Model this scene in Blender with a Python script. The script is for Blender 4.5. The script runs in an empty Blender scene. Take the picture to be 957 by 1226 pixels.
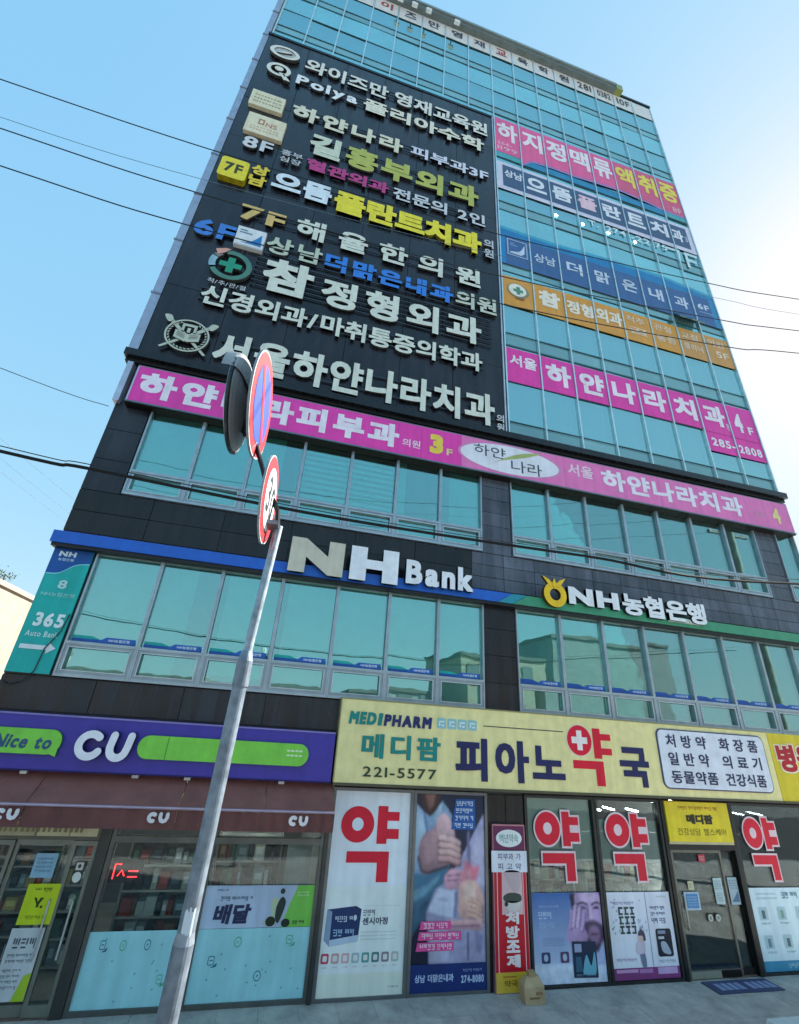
import bpy, math, random
from mathutils import Vector, Matrix
random.seed(7)
SC = bpy.context.scene
COL = bpy.data.collections.new('place')      # joined to the scene at the end of the script
S = 1.28                                   # metres per drawing unit
CAM_D, CAM_H = 7.67, 3.2                   # camera: distance to the facade plane, height (units)

# ------------------------------------------------------------------ camera
YAW, PITCH, ROLL = math.radians(13.2415), math.radians(25.2897), math.radians(4.0465)
f_ = Vector((math.sin(YAW)*math.cos(PITCH), math.cos(YAW)*math.cos(PITCH), math.sin(PITCH)))
r_ = Vector((math.cos(YAW), -math.sin(YAW), 0)); u_ = r_.cross(f_)
r2 = math.cos(ROLL)*r_ + math.sin(ROLL)*u_; u2 = -math.sin(ROLL)*r_ + math.cos(ROLL)*u_
cd = bpy.data.cameras.new('camera'); cam = bpy.data.objects.new('camera', cd); COL.objects.link(cam)
cam.matrix_world = Matrix(((r2.x, u2.x, -f_.x, 0), (r2.y, u2.y, -f_.y, -CAM_D*S), (r2.z, u2.z, -f_.z, CAM_H*S), (0, 0, 0, 1)))
cd.sensor_fit = 'HORIZONTAL'; cd.sensor_width = 36; cd.lens = 538.17/957*36
cd.clip_start = .05; cd.clip_end = 5000
SC.camera = cam

# ------------------------------------------------------------------ sky, sun, exposure
SUN_AZ, SUN_EL = math.radians(70), math.radians(38)
SKY_POW, SKY_MUL = (.50, .25, .09), (.65, 1.17, 1.74)
w = bpy.data.worlds.new('World'); SC.world = w; w.use_nodes = True
nt = w.node_tree; nt.nodes.clear()
sky = nt.nodes.new('ShaderNodeTexSky'); sky.sky_type = 'NISHITA'; sky.sun_disc = False
sky.sun_elevation = SUN_EL; sky.sun_rotation = SUN_AZ
sky.air_density = 1.0; sky.dust_density = .7; sky.ozone_density = 1.0
bg = nt.nodes.new('ShaderNodeBackground'); bg.inputs[1].default_value = .15
wo = nt.nodes.new('ShaderNodeOutputWorld')
# the camera's own rendering of a hazy bright sky: channel-wise tone of the physical sky
pw = nt.nodes.new('ShaderNodeVectorMath'); pw.operation = 'POWER'; pw.inputs[1].default_value = SKY_POW
ml = nt.nodes.new('ShaderNodeVectorMath'); ml.operation = 'MULTIPLY'; ml.inputs[1].default_value = SKY_MUL
nt.links.new(sky.outputs[0], pw.inputs[0]); nt.links.new(pw.outputs[0], ml.inputs[0])
nt.links.new(ml.outputs[0], bg.inputs[0]); nt.links.new(bg.outputs[0], wo.inputs[0])
sd = bpy.data.lights.new('sun', 'SUN'); sd.energy = 5.0; sd.angle = math.radians(.5); sd.color = (1, .95, .87)
sun = bpy.data.objects.new('sun', sd); COL.objects.link(sun)
sdir = Vector((math.sin(SUN_AZ)*math.cos(SUN_EL), math.cos(SUN_AZ)*math.cos(SUN_EL), math.sin(SUN_EL)))
sun.rotation_euler = sdir.to_track_quat('Z', 'Y').to_euler()
SC.view_settings.view_transform = 'Standard'; SC.view_settings.look = 'None'
SC.view_settings.exposure = 1.75; SC.view_settings.gamma = 1

# ------------------------------------------------------------------ materials (base colour comes from the object's own paint colours)
def lin(c):
    if isinstance(c, str):
        c = [int(c[i:i+2], 16)/255 for i in (1, 3, 5)]
        return tuple((x/12.92 if x < .04045 else ((x+.055)/1.055)**2.4) for x in c)
    return tuple(c)
MATS = {}
def mat(name):
    if name in MATS: return MATS[name]
    m = bpy.data.materials.new(name); m.use_nodes = True; t = m.node_tree; t.nodes.clear()
    N, L = t.nodes.new, t.links.new
    out = N('ShaderNodeOutputMaterial'); at = N('ShaderNodeVertexColor'); at.layer_name = 'Col'
    geo = N('ShaderNodeNewGeometry'); oi = N('ShaderNodeObjectInfo')
    def noise(scale, detail=4, rough=.55):
        n = N('ShaderNodeTexNoise'); n.inputs['Scale'].default_value = scale; n.inputs['Detail'].default_value = detail
        n.inputs['Roughness'].default_value = rough; L(geo.outputs['Position'], n.inputs['Vector']); return n
    def rng(src, a, b, c, d):
        r = N('ShaderNodeMapRange'); L(src, r.inputs[0])
        for i, v in enumerate((a, b, c, d)): r.inputs[i+1].default_value = v
        return r.outputs[0]
    def mul(colsock, fac):
        x = N('ShaderNodeVectorMath'); x.operation = 'SCALE'; L(colsock, x.inputs[0]); L(fac, x.inputs['Scale']); return x.outputs[0]
    def bsdf(col, rough, metal=0., spec=.5, coat=0.):
        b = N('ShaderNodeBsdfPrincipled'); L(col, b.inputs['Base Color'])
        if isinstance(rough, float): b.inputs['Roughness'].default_value = rough
        else: L(rough, b.inputs['Roughness'])
        b.inputs['Metallic'].default_value = metal; b.inputs['Specular IOR Level'].default_value = spec
        b.inputs['Coat Weight'].default_value = coat; return b
    def bump(b, src, strength, dist):
        bp = N('ShaderNodeBump'); bp.inputs['Strength'].default_value = strength; bp.inputs['Distance'].default_value = dist
        L(src, bp.inputs['Height']); L(bp.outputs[0], b.inputs['Normal'])
    c = at.outputs['Color']; sh = None
    if name in ('print', 'face'):      # faint streaks down every panel: rain, fading and tube glow put into the colour
        mpp = N('ShaderNodeMapping'); mpp.inputs['Scale'].default_value = (7, 7, .5); L(geo.outputs['Position'], mpp.inputs[0])
        ns = N('ShaderNodeTexNoise'); ns.inputs['Scale'].default_value = 1; ns.inputs['Detail'].default_value = 5; L(mpp.outputs[0], ns.inputs['Vector']); c = mul(c, rng(ns.outputs[0], .3, .7, .92, 1.06))
    if name == 'print':
        sh = bsdf(mul(c, rng(noise(2.2, 5).outputs[0], .3, .75, .93, 1.08)), .42, spec=.35)
        bump(sh, noise(1.4, 2).outputs[0], .12, .03)
    elif name == 'face':
        sh = bsdf(mul(c, rng(noise(5, 4).outputs[0], .3, .7, .9, 1.07)), .38)
    elif name == 'side':
        sh = bsdf(mul(c, rng(noise(6, 4).outputs[0], .3, .7, .7, 1.05)), .5)
    elif name == 'metal':
        sh = bsdf(mul(c, rng(noise(4, 5).outputs[0], .3, .7, .82, 1.05)), rng(noise(9, 3).outputs[0], .3, .7, .28, .5), metal=.6)
    elif name == 'galv':
        n = N('ShaderNodeTexVoronoi'); n.inputs['Scale'].default_value = 26; L(geo.outputs['Position'], n.inputs['Vector'])
        v = rng(n.outputs['Distance'], 0, .7, .8, 1.1)
        mm = N('ShaderNodeMath'); mm.operation = 'MULTIPLY'; L(v, mm.inputs[0]); L(rng(noise(5, 6, .7).outputs[0], .32, .68, .6, 1.25), mm.inputs[1])
        sh = bsdf(mul(c, mm.outputs[0]), rng(noise(18, 3).outputs[0], .3, .7, .32, .58), metal=.55)
    elif name == 'granite':
        mm = N('ShaderNodeMath'); mm.operation = 'MULTIPLY'
        L(rng(noise(90, 3, .8).outputs[0], .35, .7, .6, 1.6), mm.inputs[0]); L(rng(noise(1.1, 4).outputs[0], .3, .7, .75, 1.3), mm.inputs[1])
        m2 = N('ShaderNodeMath'); m2.operation = 'MULTIPLY'; L(mm.outputs[0], m2.inputs[0]); L(rng(oi.outputs['Random'], 0, 1, .78, 1.22), m2.inputs[1])
        mpg = N('ShaderNodeMapping'); mpg.inputs['Scale'].default_value = (5, 5, .35); L(geo.outputs['Position'], mpg.inputs[0])
        ng = N('ShaderNodeTexNoise'); ng.inputs['Scale'].default_value = 1; ng.inputs['Detail'].default_value = 6; L(mpg.outputs[0], ng.inputs['Vector'])
        sh = bsdf(mul(mul(c, m2.outputs[0]), rng(ng.outputs[0], .35, .7, .8, 1.45)), rng(ng.outputs[0], .3, .7, .14, .42), spec=.42)
        bump(sh, noise(1.0, 2).outputs[0], .1, .03)
    elif name == 'wall':
        sh = bsdf(mul(c, rng(noise(3, 6, .65).outputs[0], .3, .7, .75, 1.12)), .8)
    elif name == 'pave':
        mm = N('ShaderNodeMath'); mm.operation = 'MULTIPLY'
        L(rng(noise(60, 4, .8).outputs[0], .3, .7, .85, 1.12), mm.inputs[0]); L(rng(noise(1.7, 8, .72).outputs[0], .3, .7, .55, 1.2), mm.inputs[1])
        m2 = N('ShaderNodeMath'); m2.operation = 'MULTIPLY'; L(mm.outputs[0], m2.inputs[0]); L(rng(oi.outputs['Random'], 0, 1, .93, 1.06), m2.inputs[1])
        sh = bsdf(mul(c, m2.outputs[0]), .82); bump(sh, noise(70, 3).outputs[0], .3, .004)
    elif name == 'asphalt':
        sh = bsdf(mul(c, rng(noise(40, 6, .8).outputs[0], .3, .7, .7, 1.3)), .9); bump(sh, noise(80, 3).outputs[0], .5, .006)
    elif name == 'fabric':
        sh = bsdf(mul(c, rng(noise(2.6, 5).outputs[0], .3, .7, .8, 1.12)), .75); bump(sh, noise(3, 3).outputs[0], .35, .03)
    elif name == 'leaf':
        sh = bsdf(mul(c, rng(oi.outputs['Random'], 0, 1, .8, 1.2)), .6)
    elif name == 'emit':
        e = N('ShaderNodeEmission'); L(c, e.inputs[0]); e.inputs[1].default_value = 9.0; sh = e
    elif name in ('tintglass', 'sillglass'):
        # coated curtain-wall glass: coloured body behind a mirror coat, every panel a little different
        b = bsdf(mul(mul(c, rng(oi.outputs['Random'], 0, 1, .72, 1.25)), rng(noise(.7, 3).outputs[0], .3, .7, .75, 1.2)), .5, spec=.2)
        g = N('ShaderNodeBsdfGlossy'); g.inputs['Color'].default_value = (.64, .98, .97, 1); g.inputs['Roughness'].default_value = .035
        bp = N('ShaderNodeBump'); bp.inputs['Strength'].default_value = .05; bp.inputs['Distance'].default_value = .05
        L(noise(.9, 2).outputs[0], bp.inputs['Height']); L(bp.outputs[0], g.inputs['Normal'])
        fr = N('ShaderNodeFresnel'); fr.inputs[0].default_value = 1.5
        mxs = N('ShaderNodeMixShader'); L(rng(fr.outputs[0], 0, 1, .42 if name == 'tintglass' else .2, .95), mxs.inputs[0]); L(b.outputs[0], mxs.inputs[1]); L(g.outputs[0], mxs.inputs[2]); sh = mxs
    elif name in ('glass', 'shopglass', 'towerglass'):
        tr = N('ShaderNodeBsdfTransparent'); g = N('ShaderNodeBsdfGlossy'); g.inputs['Roughness'].default_value = .01
        if name == 'towerglass': tr.inputs[0].default_value = (.52, .85, .88, 1); g.inputs['Color'].default_value = (.64, .98, .97, 1); lo = .50
        elif name == 'glass': tr.inputs[0].default_value = (.52, .88, .83, 1); g.inputs['Color'].default_value = (.68, 1, .99, 1); lo = .29
        else: tr.inputs[0].default_value = (.90, .94, .92, 1); g.inputs['Color'].default_value = (.8, .9, .95, 1); lo = .025
        bp = N('ShaderNodeBump'); bp.inputs['Strength'].default_value = .035; bp.inputs['Distance'].default_value = .05
        L(noise(1.3, 2).outputs[0], bp.inputs['Height']); L(bp.outputs[0], g.inputs['Normal'])
        fr = N('ShaderNodeFresnel'); fr.inputs[0].default_value = 1.5
        mxs = N('ShaderNodeMixShader'); L(rng(fr.outputs[0], 0.02, 1, lo, .95), mxs.inputs[0]); L(tr.outputs[0], mxs.inputs[1]); L(g.outputs[0], mxs.inputs[2]); sh = mxs
    L(sh.outputs[0], out.inputs[0]); MATS[name] = m; return m

# ------------------------------------------------------------------ mesh and object helpers
def near(x, z, d):
    """a point measured against the wall plane, for something standing d in front of that plane"""
    k = (CAM_D - d)/CAM_D
    return x*k, CAM_H + (z - CAM_H)*k
ORG = {}
class MB:
    def __init__(s): s.v = []; s.f = []; s.c = []; s.m = []; s.slots = []
    def slot(s, n):
        if n not in s.slots: s.slots.append(n)
        return s.slots.index(n)
    def add(s, vs, fs, col, fin):
        o = len(s.v); s.v += [tuple(v) for v in vs]; k = s.slot(fin); c = lin(col)
        for f in fs: s.f.append([i+o for i in f]); s.c.append(c); s.m.append(k)
        return s
    def box(s, x0, x1, y0, y1, z0, z1, col, fin='print'):
        vs = [(x, y, z) for z in (z0, z1) for y in (y0, y1) for x in (x0, x1)]
        return s.add(vs, [(0, 2, 3, 1), (4, 5, 7, 6), (0, 1, 5, 4), (2, 6, 7, 3), (0, 4, 6, 2), (1, 3, 7, 5)], col, fin)
    def poly(s, pts, y, col, fin='print'):
        """flat polygon in the facade direction (x,z), facing -Y"""
        a = sum(pts[i][0]*pts[(i+1) % len(pts)][1]-pts[(i+1) % len(pts)][0]*pts[i][1] for i in range(len(pts)))
        p = pts if a > 0 else pts[::-1]
        return s.add([(x, y, z) for x, z in p], [tuple(range(len(p)))], col, fin)
    def rect(s, x0, x1, z0, z1, y, col, fin='print'): return s.poly([(x0, z0), (x1, z0), (x1, z1), (x0, z1)], y, col, fin)
    def prism(s, pts, y0, y1, col, fin='print', side=None, sfin='side'):
        """outline in x,z extruded from y0 (front) to y1"""
        a = sum(pts[i][0]*pts[(i+1) % len(pts)][1]-pts[(i+1) % len(pts)][0]*pts[i][1] for i in range(len(pts)))
        p = pts if a > 0 else pts[::-1]; n = len(p)
        s.add([(x, y0, z) for x, z in p], [tuple(range(n))], col, fin)
        s.add([(x, y0, z) for x, z in p]+[(x, y1, z) for x, z in p], [(i+n, (i+1) % n+n, (i+1) % n, i) for i in range(n)]+[tuple(range(2*n-1, n-1, -1))], side or col, sfin if side else fin)
        return s
    def tube(s, pts, r, col, fin='metal', n=8, r1=None):
        pts = [Vector(p) for p in pts]; m = len(pts); vs = []
        for i, p in enumerate(pts):
            t = (pts[min(i+1, m-1)]-pts[max(i-1, 0)]).normalized()
            a = t.cross(Vector((0, 0, 1)) if abs(t.z) < .9 else Vector((0, 1, 0))).normalized(); b = t.cross(a)
            rr = r if r1 is None else r+(r1-r)*i/(m-1)
            vs += [p+rr*(math.cos(q*2*math.pi/n)*a+math.sin(q*2*math.pi/n)*b) for q in range(n)]
        fs = [(i*n+q, i*n+(q+1) % n, (i+1)*n+(q+1) % n, (i+1)*n+q) for i in range(m-1) for q in range(n)]
        fs += [tuple(range(n))[::-1], tuple(range((m-1)*n, m*n))]
        return s.add(vs, fs, col, fin)
    def disc(s, c, nrm, r, th, col, fin='print', n=28, r_in=0, off=0, back=None):
        """flat round plate, front face along nrm"""
        nrm = Vector(nrm).normalized(); a = Vector((0, 0, 1)).cross(nrm).normalized(); b = nrm.cross(a); c = Vector(c)+nrm*off
        ring = lambda rr, h: [c+nrm*h+rr*(math.cos(q*2*math.pi/n)*a+math.sin(q*2*math.pi/n)*b) for q in range(n)]
        if r_in:
            s.add(ring(r, 0)+ring(r_in, 0), [(q, (q+1) % n, n+(q+1) % n, n+q) for q in range(n)], col, fin)
        else:
            s.add(ring(r, 0), [tuple(range(n))], col, fin)
        if th: s.add(ring(r, 0)+ring(r, -th), [(q+n, (q+1) % n+n, (q+1) % n, q) for q in range(n)]+[tuple(range(2*n-1, n-1, -1))], back or col, fin)
        return s
    def mesh(s, name, org):
        me = bpy.data.meshes.new(name)
        me.from_pydata([((x-org[0])*S, (y-org[1])*S, (z-org[2])*S) for x, y, z in s.v], [], s.f)
        for n in s.slots: me.materials.append(mat(n))
        me.polygons.foreach_set('material_index', s.m)
        ca = me.color_attributes.new('Col', 'FLOAT_COLOR', 'CORNER'); d = []
        for f, c in zip(s.f, s.c): d += [c[0], c[1], c[2], 1.]*len(f)
        ca.data.foreach_set('color', d); me.update(); return me
    def build(s, name, parent=None, org=None, label=None, cat=None, group=None, kind=None):
        if org is None:
            xs, ys, zs = zip(*s.v); org = ((min(xs)+max(xs))/2, (min(ys)+max(ys))/2, min(zs))
        o = bpy.data.objects.new(name, s.mesh(name, org)); COL.objects.link(o)
        place(o, org, parent); tag(o, label, cat, group, kind); return o
def place(o, org, parent):
    po = ORG[parent.name] if parent else (0, 0, 0)
    o.parent = parent; o.location = tuple((a-b)*S for a, b in zip(org, po)); ORG[o.name] = org
def tag(o, label=None, cat=None, group=None, kind=None):
    for k, v in (('label', label), ('category', cat), ('group', group), ('kind', kind)):
        if v: o[k] = v
def thing(name, org, label, cat, group=None):
    o = bpy.data.objects.new(name, None); o.empty_display_size = .1; COL.objects.link(o)
    place(o, org, None); tag(o, label, cat, group); return o
def smooth(pts, k=5, closed=True):
    n = len(pts); out = []
    for i in range(n if closed else n-1):
        p0, p1, p2, p3 = (pts[(i+j-1) % n] if closed else pts[min(max(i+j-1, 0), n-1)] for j in range(4))
        for q in range(k):
            t = q/k
            out.append(tuple(.5*(2*p1[a]+(p2[a]-p0[a])*t+(2*p0[a]-5*p1[a]+4*p2[a]-p3[a])*t*t+(3*p1[a]-p0[a]-3*p2[a]+p3[a])*t**3) for a in range(len(p1))))
    if not closed: out.append(tuple(pts[-1]))
    return out
def ellipse(cx, cz, rx, rz, n=32): return [(cx+rx*math.cos(q*2*math.pi/n), cz+rz*math.sin(q*2*math.pi/n)) for q in range(n)]
def rrect(x0, x1, z0, z1, r, n=5):
    out = []
    for cx, cz, a in ((x1-r, z1-r, 0), (x0+r, z1-r, 90), (x0+r, z0+r, 180), (x1-r, z0+r, 270)):
        out += [(cx+r*math.cos(math.radians(a+90*q/n)), cz+r*math.sin(math.radians(a+90*q/n))) for q in range(n+1)]
    return out

# ------------------------------------------------------------------ lettering
GL = {}
def _outline(ch, off, solid):
    c = bpy.data.curves.new('glyph', 'FONT'); c.body = ch; c.offset = off; c.resolution_u = 3
    c.extrude = .5 if solid else 0; c.fill_mode = 'BOTH' if solid else 'FRONT'
    o = bpy.data.objects.new('glyph', c); SC.collection.objects.link(o)
    dg = bpy.context.evaluated_depsgraph_get(); dg.update()
    me = bpy.data.meshes.new_from_object(o.evaluated_get(dg))
    vs = [tuple(v.co) for v in me.vertices]; fs = [(tuple(p.vertices), p.normal.z) for p in me.polygons]; ar = sum(p.area for p in me.polygons)
    bpy.data.objects.remove(o); bpy.data.curves.remove(c); bpy.data.meshes.remove(me)
    return vs, fs, ar
SAFE = {}
def safe_off(ch, off):
    """largest clean outline offset not above off (dense characters fold over when offset far)"""
    if ch not in SAFE:
        a0 = _outline(ch, 0, False)[2]; sl = (_outline(ch, .003, False)[2]-a0)/.003; SAFE[ch] = [0]
        for q in (.005, .01, .015, .02):
            if abs(_outline(ch, q, False)[2]-a0-sl*q) < .04*a0*(1+20*q): SAFE[ch].append(q)
            else: break
    return max(q for q in SAFE[ch] if q <= off+1e-6)
def glyph(ch, off, solid):
    """outline of one character in em units; solid gives front + sides + back; heavy weights are built of shifted outlines a hair apart"""
    key = (ch, off, solid)
    if key not in GL:
        so = safe_off(ch, off); e = off-so; vs, fs, _ = _outline(ch, so, solid)
        if e > .003:
            V, F = [], []
            sh = [(-e, -e, 0), (e, -e, .01), (-e, e, .02), (e, e, .03)]
            if e > .028: sh += [(0, -e, .04), (0, e, .05), (-e, 0, .06), (e, 0, .07)]
            for dx, dy, dz in sh:
                n = len(V); V += [(x+dx, y+dy, z*(1-dz*.6) if solid else dz) for x, y, z in vs]; F += [(tuple(i+n for i in f), nz_) for f, nz_ in fs]
            vs, fs = V, F
        GL[key] = (vs, fs)
    return GL[key]
def layout(text, off, gap=.0, space=.4):
    x = 0; out = []
    for ch in text:
        if ch == ' ': x += space; continue
        vs, fs = glyph(ch, off, False); xs = [v[0] for v in vs]
        if ord(ch) > 0x3000: out.append((ch, x)); x += .92+gap
        else: out.append((ch, x-min(xs)+.03)); x += max(xs)-min(xs)+.10+gap
    lo = min(p+min(v[0] for v in glyph(c, off, False)[0]) for c, p in out); hi = max(p+max(v[0] for v in glyph(c, off, False)[0]) for c, p in out)
    zl = min(min(v[1] for v in glyph(c, off, False)[0]) for c, p in out); zh = max(max(v[1] for v in glyph(c, off, False)[0]) for c, p in out)
    return out, lo, hi, zl, zh
def text(mb, t, x0, x1, z0, z1, y, col, off=.02, fin='print', gap=0, space=.4, outline=None, ow=.06, shear=0, vert=False):
    """flat print filling the box x0..x1, z0..z1 (vert: one character above the other)"""
    if vert:
        n = len(t); h = (z1-z0)/n
        for i, ch in enumerate(t): text(mb, ch, x0, x1, z1-(i+.94)*h, z1-(i+.06)*h, y, col, off, fin, outline=outline, ow=ow)
        return
    out, lo, hi, zl, zh = layout(t, off, gap, space)
    sx = (x1-x0)/(hi-lo); sz = (z1-z0)/(zh-zl)
    for pas in (([outline] if outline else [])+[col]):
        o2 = off+ow if (outline and pas is outline) else off; yy = y if (outline and pas is outline) else y-(.004 if outline else 0)
        for ch, p in out:
            vs, fs = glyph(ch, o2, False)
            mb.add([(x0+(v[0]+p-lo)*sx+shear*(v[1]-zl)*sz, yy-v[2]*.03, z0+(v[1]-zl)*sz) for v in vs], [f[0] if f[1] < 0 else f[0] for f in fs], pas, fin)
def letters(parent, t, x0, x1, z0, z1, col, d=.14, depth=.05, off=.03, side=(.06, .06, .06), gap=0, space=.4, name='letter', fin='face', cols=None, shear=0, meas=True, label=None):
    """raised letters, each an object of its own under its sign"""
    if meas: x0, z0 = near(x0, z0, d); x1, z1 = near(x1, z1, d)
    out, lo, hi, zl, zh = layout(t, off, gap, space); sx = (x1-x0)/(hi-lo); sz = (z1-z0)/(zh-zl)
    for i, (ch, p) in enumerate(out):
        vs, fs = glyph(ch, off, True); m = MB(); c = cols[i] if cols else col
        P = [(x0+(v[0]+p-lo)*sx+shear*(v[1]-zl)*sz, -d+depth*(.5-v[2]), z0+(v[1]-zl)*sz) for v in vs]
        fr = [f[0] for f in fs if f[1] > .9]; sd_ = [f[0] for f in fs if f[1] <= .9]
        m.add(P, fr, c, fin); m.add(P, sd_, side, 'side')
        o = m.build(name, parent)
        if label: o['label'] = label

# ================================================================== SETTING
DARK = '#23262f'; ALU = '#a9b6bf'
m = MB(); m.add([(-900, -900, -.14), (900, -900, -.14), (900, 1200, -.14), (-900, 1200, -.14)], [(0, 1, 2, 3)], (.24, .235, .22), 'wall')
m.build('ground', kind='structure')
m = MB(); m.add([(-60, -16, -.135), (60, -16, -.135), (60, -6.5, -.135), (-60, -6.5, -.135)], [(0, 1, 2, 3)], (.065, .065, .065), 'asphalt')
for i in range(-15, 15): m.box(i*4, i*4+2, -11.3, -11.18, -.134, -.130, (.7, .7, .68), 'wall')
m.build('road', kind='structure')
m = MB(); m.box(-40, 40, -6.3, 9, -.138, -.03, (.2, .2, .2), 'wall')
pv = m.build('pavement', kind='structure')
kb = MB(); kb.box(-40, 40, -6.5, -6.31, -.138, .0, (.4, .4, .39), 'pave'); kb.build('kerb', kind='structure')
# paving slabs, one by one where they can be told apart
slab = MB(); slab.box(-.2335, .2335, -.2335, .2335, -.03, 0, (.44, .42, .385), 'pave'); sm = slab.mesh('paving_slab', (0, 0, 0))
for j in range(6):
    for i in range(34):
        x = -5.4+i*.47+(.235 if j % 2 else 0); y = -.26-j*.47
        o = bpy.data.objects.new('paving_slab', sm); COL.objects.link(o); place(o, (x, y, random.uniform(-.002, .0015)), pv)
m = MB(); m.box(-40, 40, -6.3, -3.08, -.03, -.002, (.44, .42, .385), 'pave'); m.box(-40, -5.7, -3.07, 0, -.03, -.002, (.44, .42, .385), 'pave'); m.box(10.6, 40, -3.07, 0, -.03, -.002, (.44, .42, .385), 'pave')
m.build('paving_surface', pv)

# ================================================================== THE BUILDING
B = thing('commercial_building', (4.2, 0, 0), 'tall narrow commercial building with turquoise glass curtain wall above dark stone lower floors', 'building')
XL, XR, ZB, ZT = -3.58, 11.95, 9.27, 28.95
G0, G1 = '#22252d', '#4b505c'  # paler second tone: reflection on the right-hand stone put into its colour
m = MB()
m.box(XL, XR, .3, 9, ZB, ZT, (.10, .12, .12), 'wall'); m.box(XL, 4.1, .021, .299, ZB, 22.8, (.1, .11, .12), 'wall')
for k in range(7): m.box(4.101 if k < 5 else XL, XR, .06, .299, 9.27+2.82*k+1.64, min(9.27+2.82*k+2.8, ZT-.02), (.1, .11, .12), 'wall')
m.box(XL, XL+.06, .0, .3, 22.81, ZT-.02, (.2, .22, .22), 'wall'); m.box(XR-.03, XR-.001, .05, .3, 9.3, ZT-.02, (.2, .22, .22), 'wall')                    # upper body behind the glass
m.box(XL, 12.05, 3.5, 9, 0, ZB-.01, (.1, .1, .1), 'wall')                # lower back body
for z0, z1 in ((2.32, 3.5), (5.36, 6.36), (8.16, ZB-.01)): m.box(XL, 12.05, .02, 3.49, z0, z1, (.07, .07, .075), 'wall')
for x0, x1 in ((XL, -2.99), (3.53, 4.16)):
    m.box(x0, x1, .02, 3.48, 3.5, 5.36, (.07, .07, .075), 'wall'); m.box(x0, x1, .02, 3.48, 6.36, 8.16, (.07, .07, .075), 'wall')
m.box(10.73, 11.33, .02, 3.48, 6.36, 8.16, (.07, .07, .075), 'wall'); m.box(11.8, 12.05, .02, 3.48, 3.5, 5.36, (.07, .07, .075), 'wall')
m.box(12.0, 12.05, .02, 3.48, 6.36, 8.16, (.07, .07, .075), 'wall')
for x0, x1 in ((3.53, 4.17), (XL, -3.45), (10.0, 10.3)): m.box(x0, x1, .02, 3.48, 0, 2.32, (.07, .07, .075), 'wall')
m.box(XL-.17, XL, -.02, .3, 9.3, ZT-.02, '#aeb4c4', 'metal')            # silver corner trim
for i in range(11): m.box(XL-.19, XL+.005, -.035, .31, 10.9+i*1.7, 10.94+i*1.7, '#8e95a5', 'metal')
m.box(XL-.03, XL+.07, -.12, .3, 8.1, 9.0, '#c2c4d4', 'metal')
m.box(XR, XR+.06, -.03, .3, 9.3, ZT-.02, '#5f6a6e', 'metal')
m.build('wall', B)
m = MB(); m.box(1.05, 1.11, .3, 3.4, 0, 2.3, (.3, .3, .3), 'wall'); m.box(XL, 12.0, .35, 3.49, -.02, .012, (.22, .22, .2), 'wall')
for z in (3.51, 6.37):
    m.box(XL+.1, 11.9, 1.6, 1.7, z, z+1.78, (.05, .055, .06), 'wall')
m.build('interior_wall', B)

# dark slab edge below the curtain wall, and the roof edge
m = MB(); m.box(XL-.12, 12.0, -.2, .1, 9.10, 9.25, '#191b1f', 'granite'); m.box(XL-.1, 12.0, -.1, .1, 9.02, 9.098, '#101113', 'side'); m.build('ledge', B)
m = MB(); m.box(XL-.1, 10.1, -.24, 1, 28.78, 28.98, '#7d8887', 'metal'); m.box(XL-.1, 10.1, -.3, 1, 28.982, 29.12, '#98a3a0', 'metal')
m.box(10.1, 10.42, -.26, .6, 28.78, 29.2, '#a3aa62', 'metal'); m.box(10.42, XR+.08, -.05, .6, 28.95, 29.06, '#3a4146', 'metal')
for i in range(15): m.box(-3.3+i*.95, -3.27+i*.95, -.245, -.24, 28.78, 28.98, '#6a7473', 'metal')
m.build('roof', B)
for i, x in enumerate((.35, .91, 1.48, 2.65)):
    t = thing('floodlight', (x, -.4, 28.3), ['small white floodlight on the roof edge, leftmost of the four', 'small white floodlight on the roof edge, second from the left', 'small white floodlight on the roof edge, third from the left',
              'small white floodlight on the roof edge, nearest the roof end on the right'][i], 'floodlight', 'floodlights on the roof edge')
    q = MB(); q.tube([(x, -.28, 28.8), (x, -.36, 28.6), (x, -.36, 28.4)], .022, '#8a9194'); q.build('arm', t)
    q = MB(); q.box(x-.11, x+.11, -.42, -.3, 28.25, 28.38, '#eef2f2', 'face'); q.build('lamp_head', t)

# stone cladding, slab by slab
def tiles(x0, x1, z0, z1, tw, th, col, y=-.012):
    nx = max(1, round((x1-x0)/tw)); nz = max(1, round((z1-z0)/th))
    for i in range(nx):
        for j in range(nz):
            a = x0+(x1-x0)*i/nx; b = x0+(x1-x0)*(i+1)/nx; c = z0+(z1-z0)*j/nz; d = z0+(z1-z0)*(j+1)/nz
            yy = y+random.uniform(-.003, .003); q = MB(); q.box(a+.005, b-.005, yy, .018, c+.005, d-.005, col, 'granite'); q.build('granite_tile', B)
tiles(XL, -2.99, 6.36, 8.16, .6, .6, G0); tiles(3.535, 4.16, 6.36, 8.16, .63, .3, G1); tiles(10.73, 11.33, 6.36, 8.16, .6, .3, G1)
tiles(XL, 3.3, 5.62, 6.355, 1.15, .37, '#17181c'); tiles(3.3, 12.0, 5.62, 6.355, .66, .245, G1)
tiles(3.535, 4.16, 3.5, 5.36, .63, .47, '#1c1d22'); tiles(XL, -2.99, 3.5, 5.36, .6, .6, G0)
tiles(XL, 1.1, 3.06, 3.49, 1.2, .43, '#262a30'); tiles(3.54, 4.16, 0, 2.3, .31, .46, '#1d1c1e')
tiles(XL, 12.0, 5.33, 5.4, 3, .07, '#1c1d22')
tiles(10.02, 10.28, 0, 2.3, .3, .46, '#1d1c1e')

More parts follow.
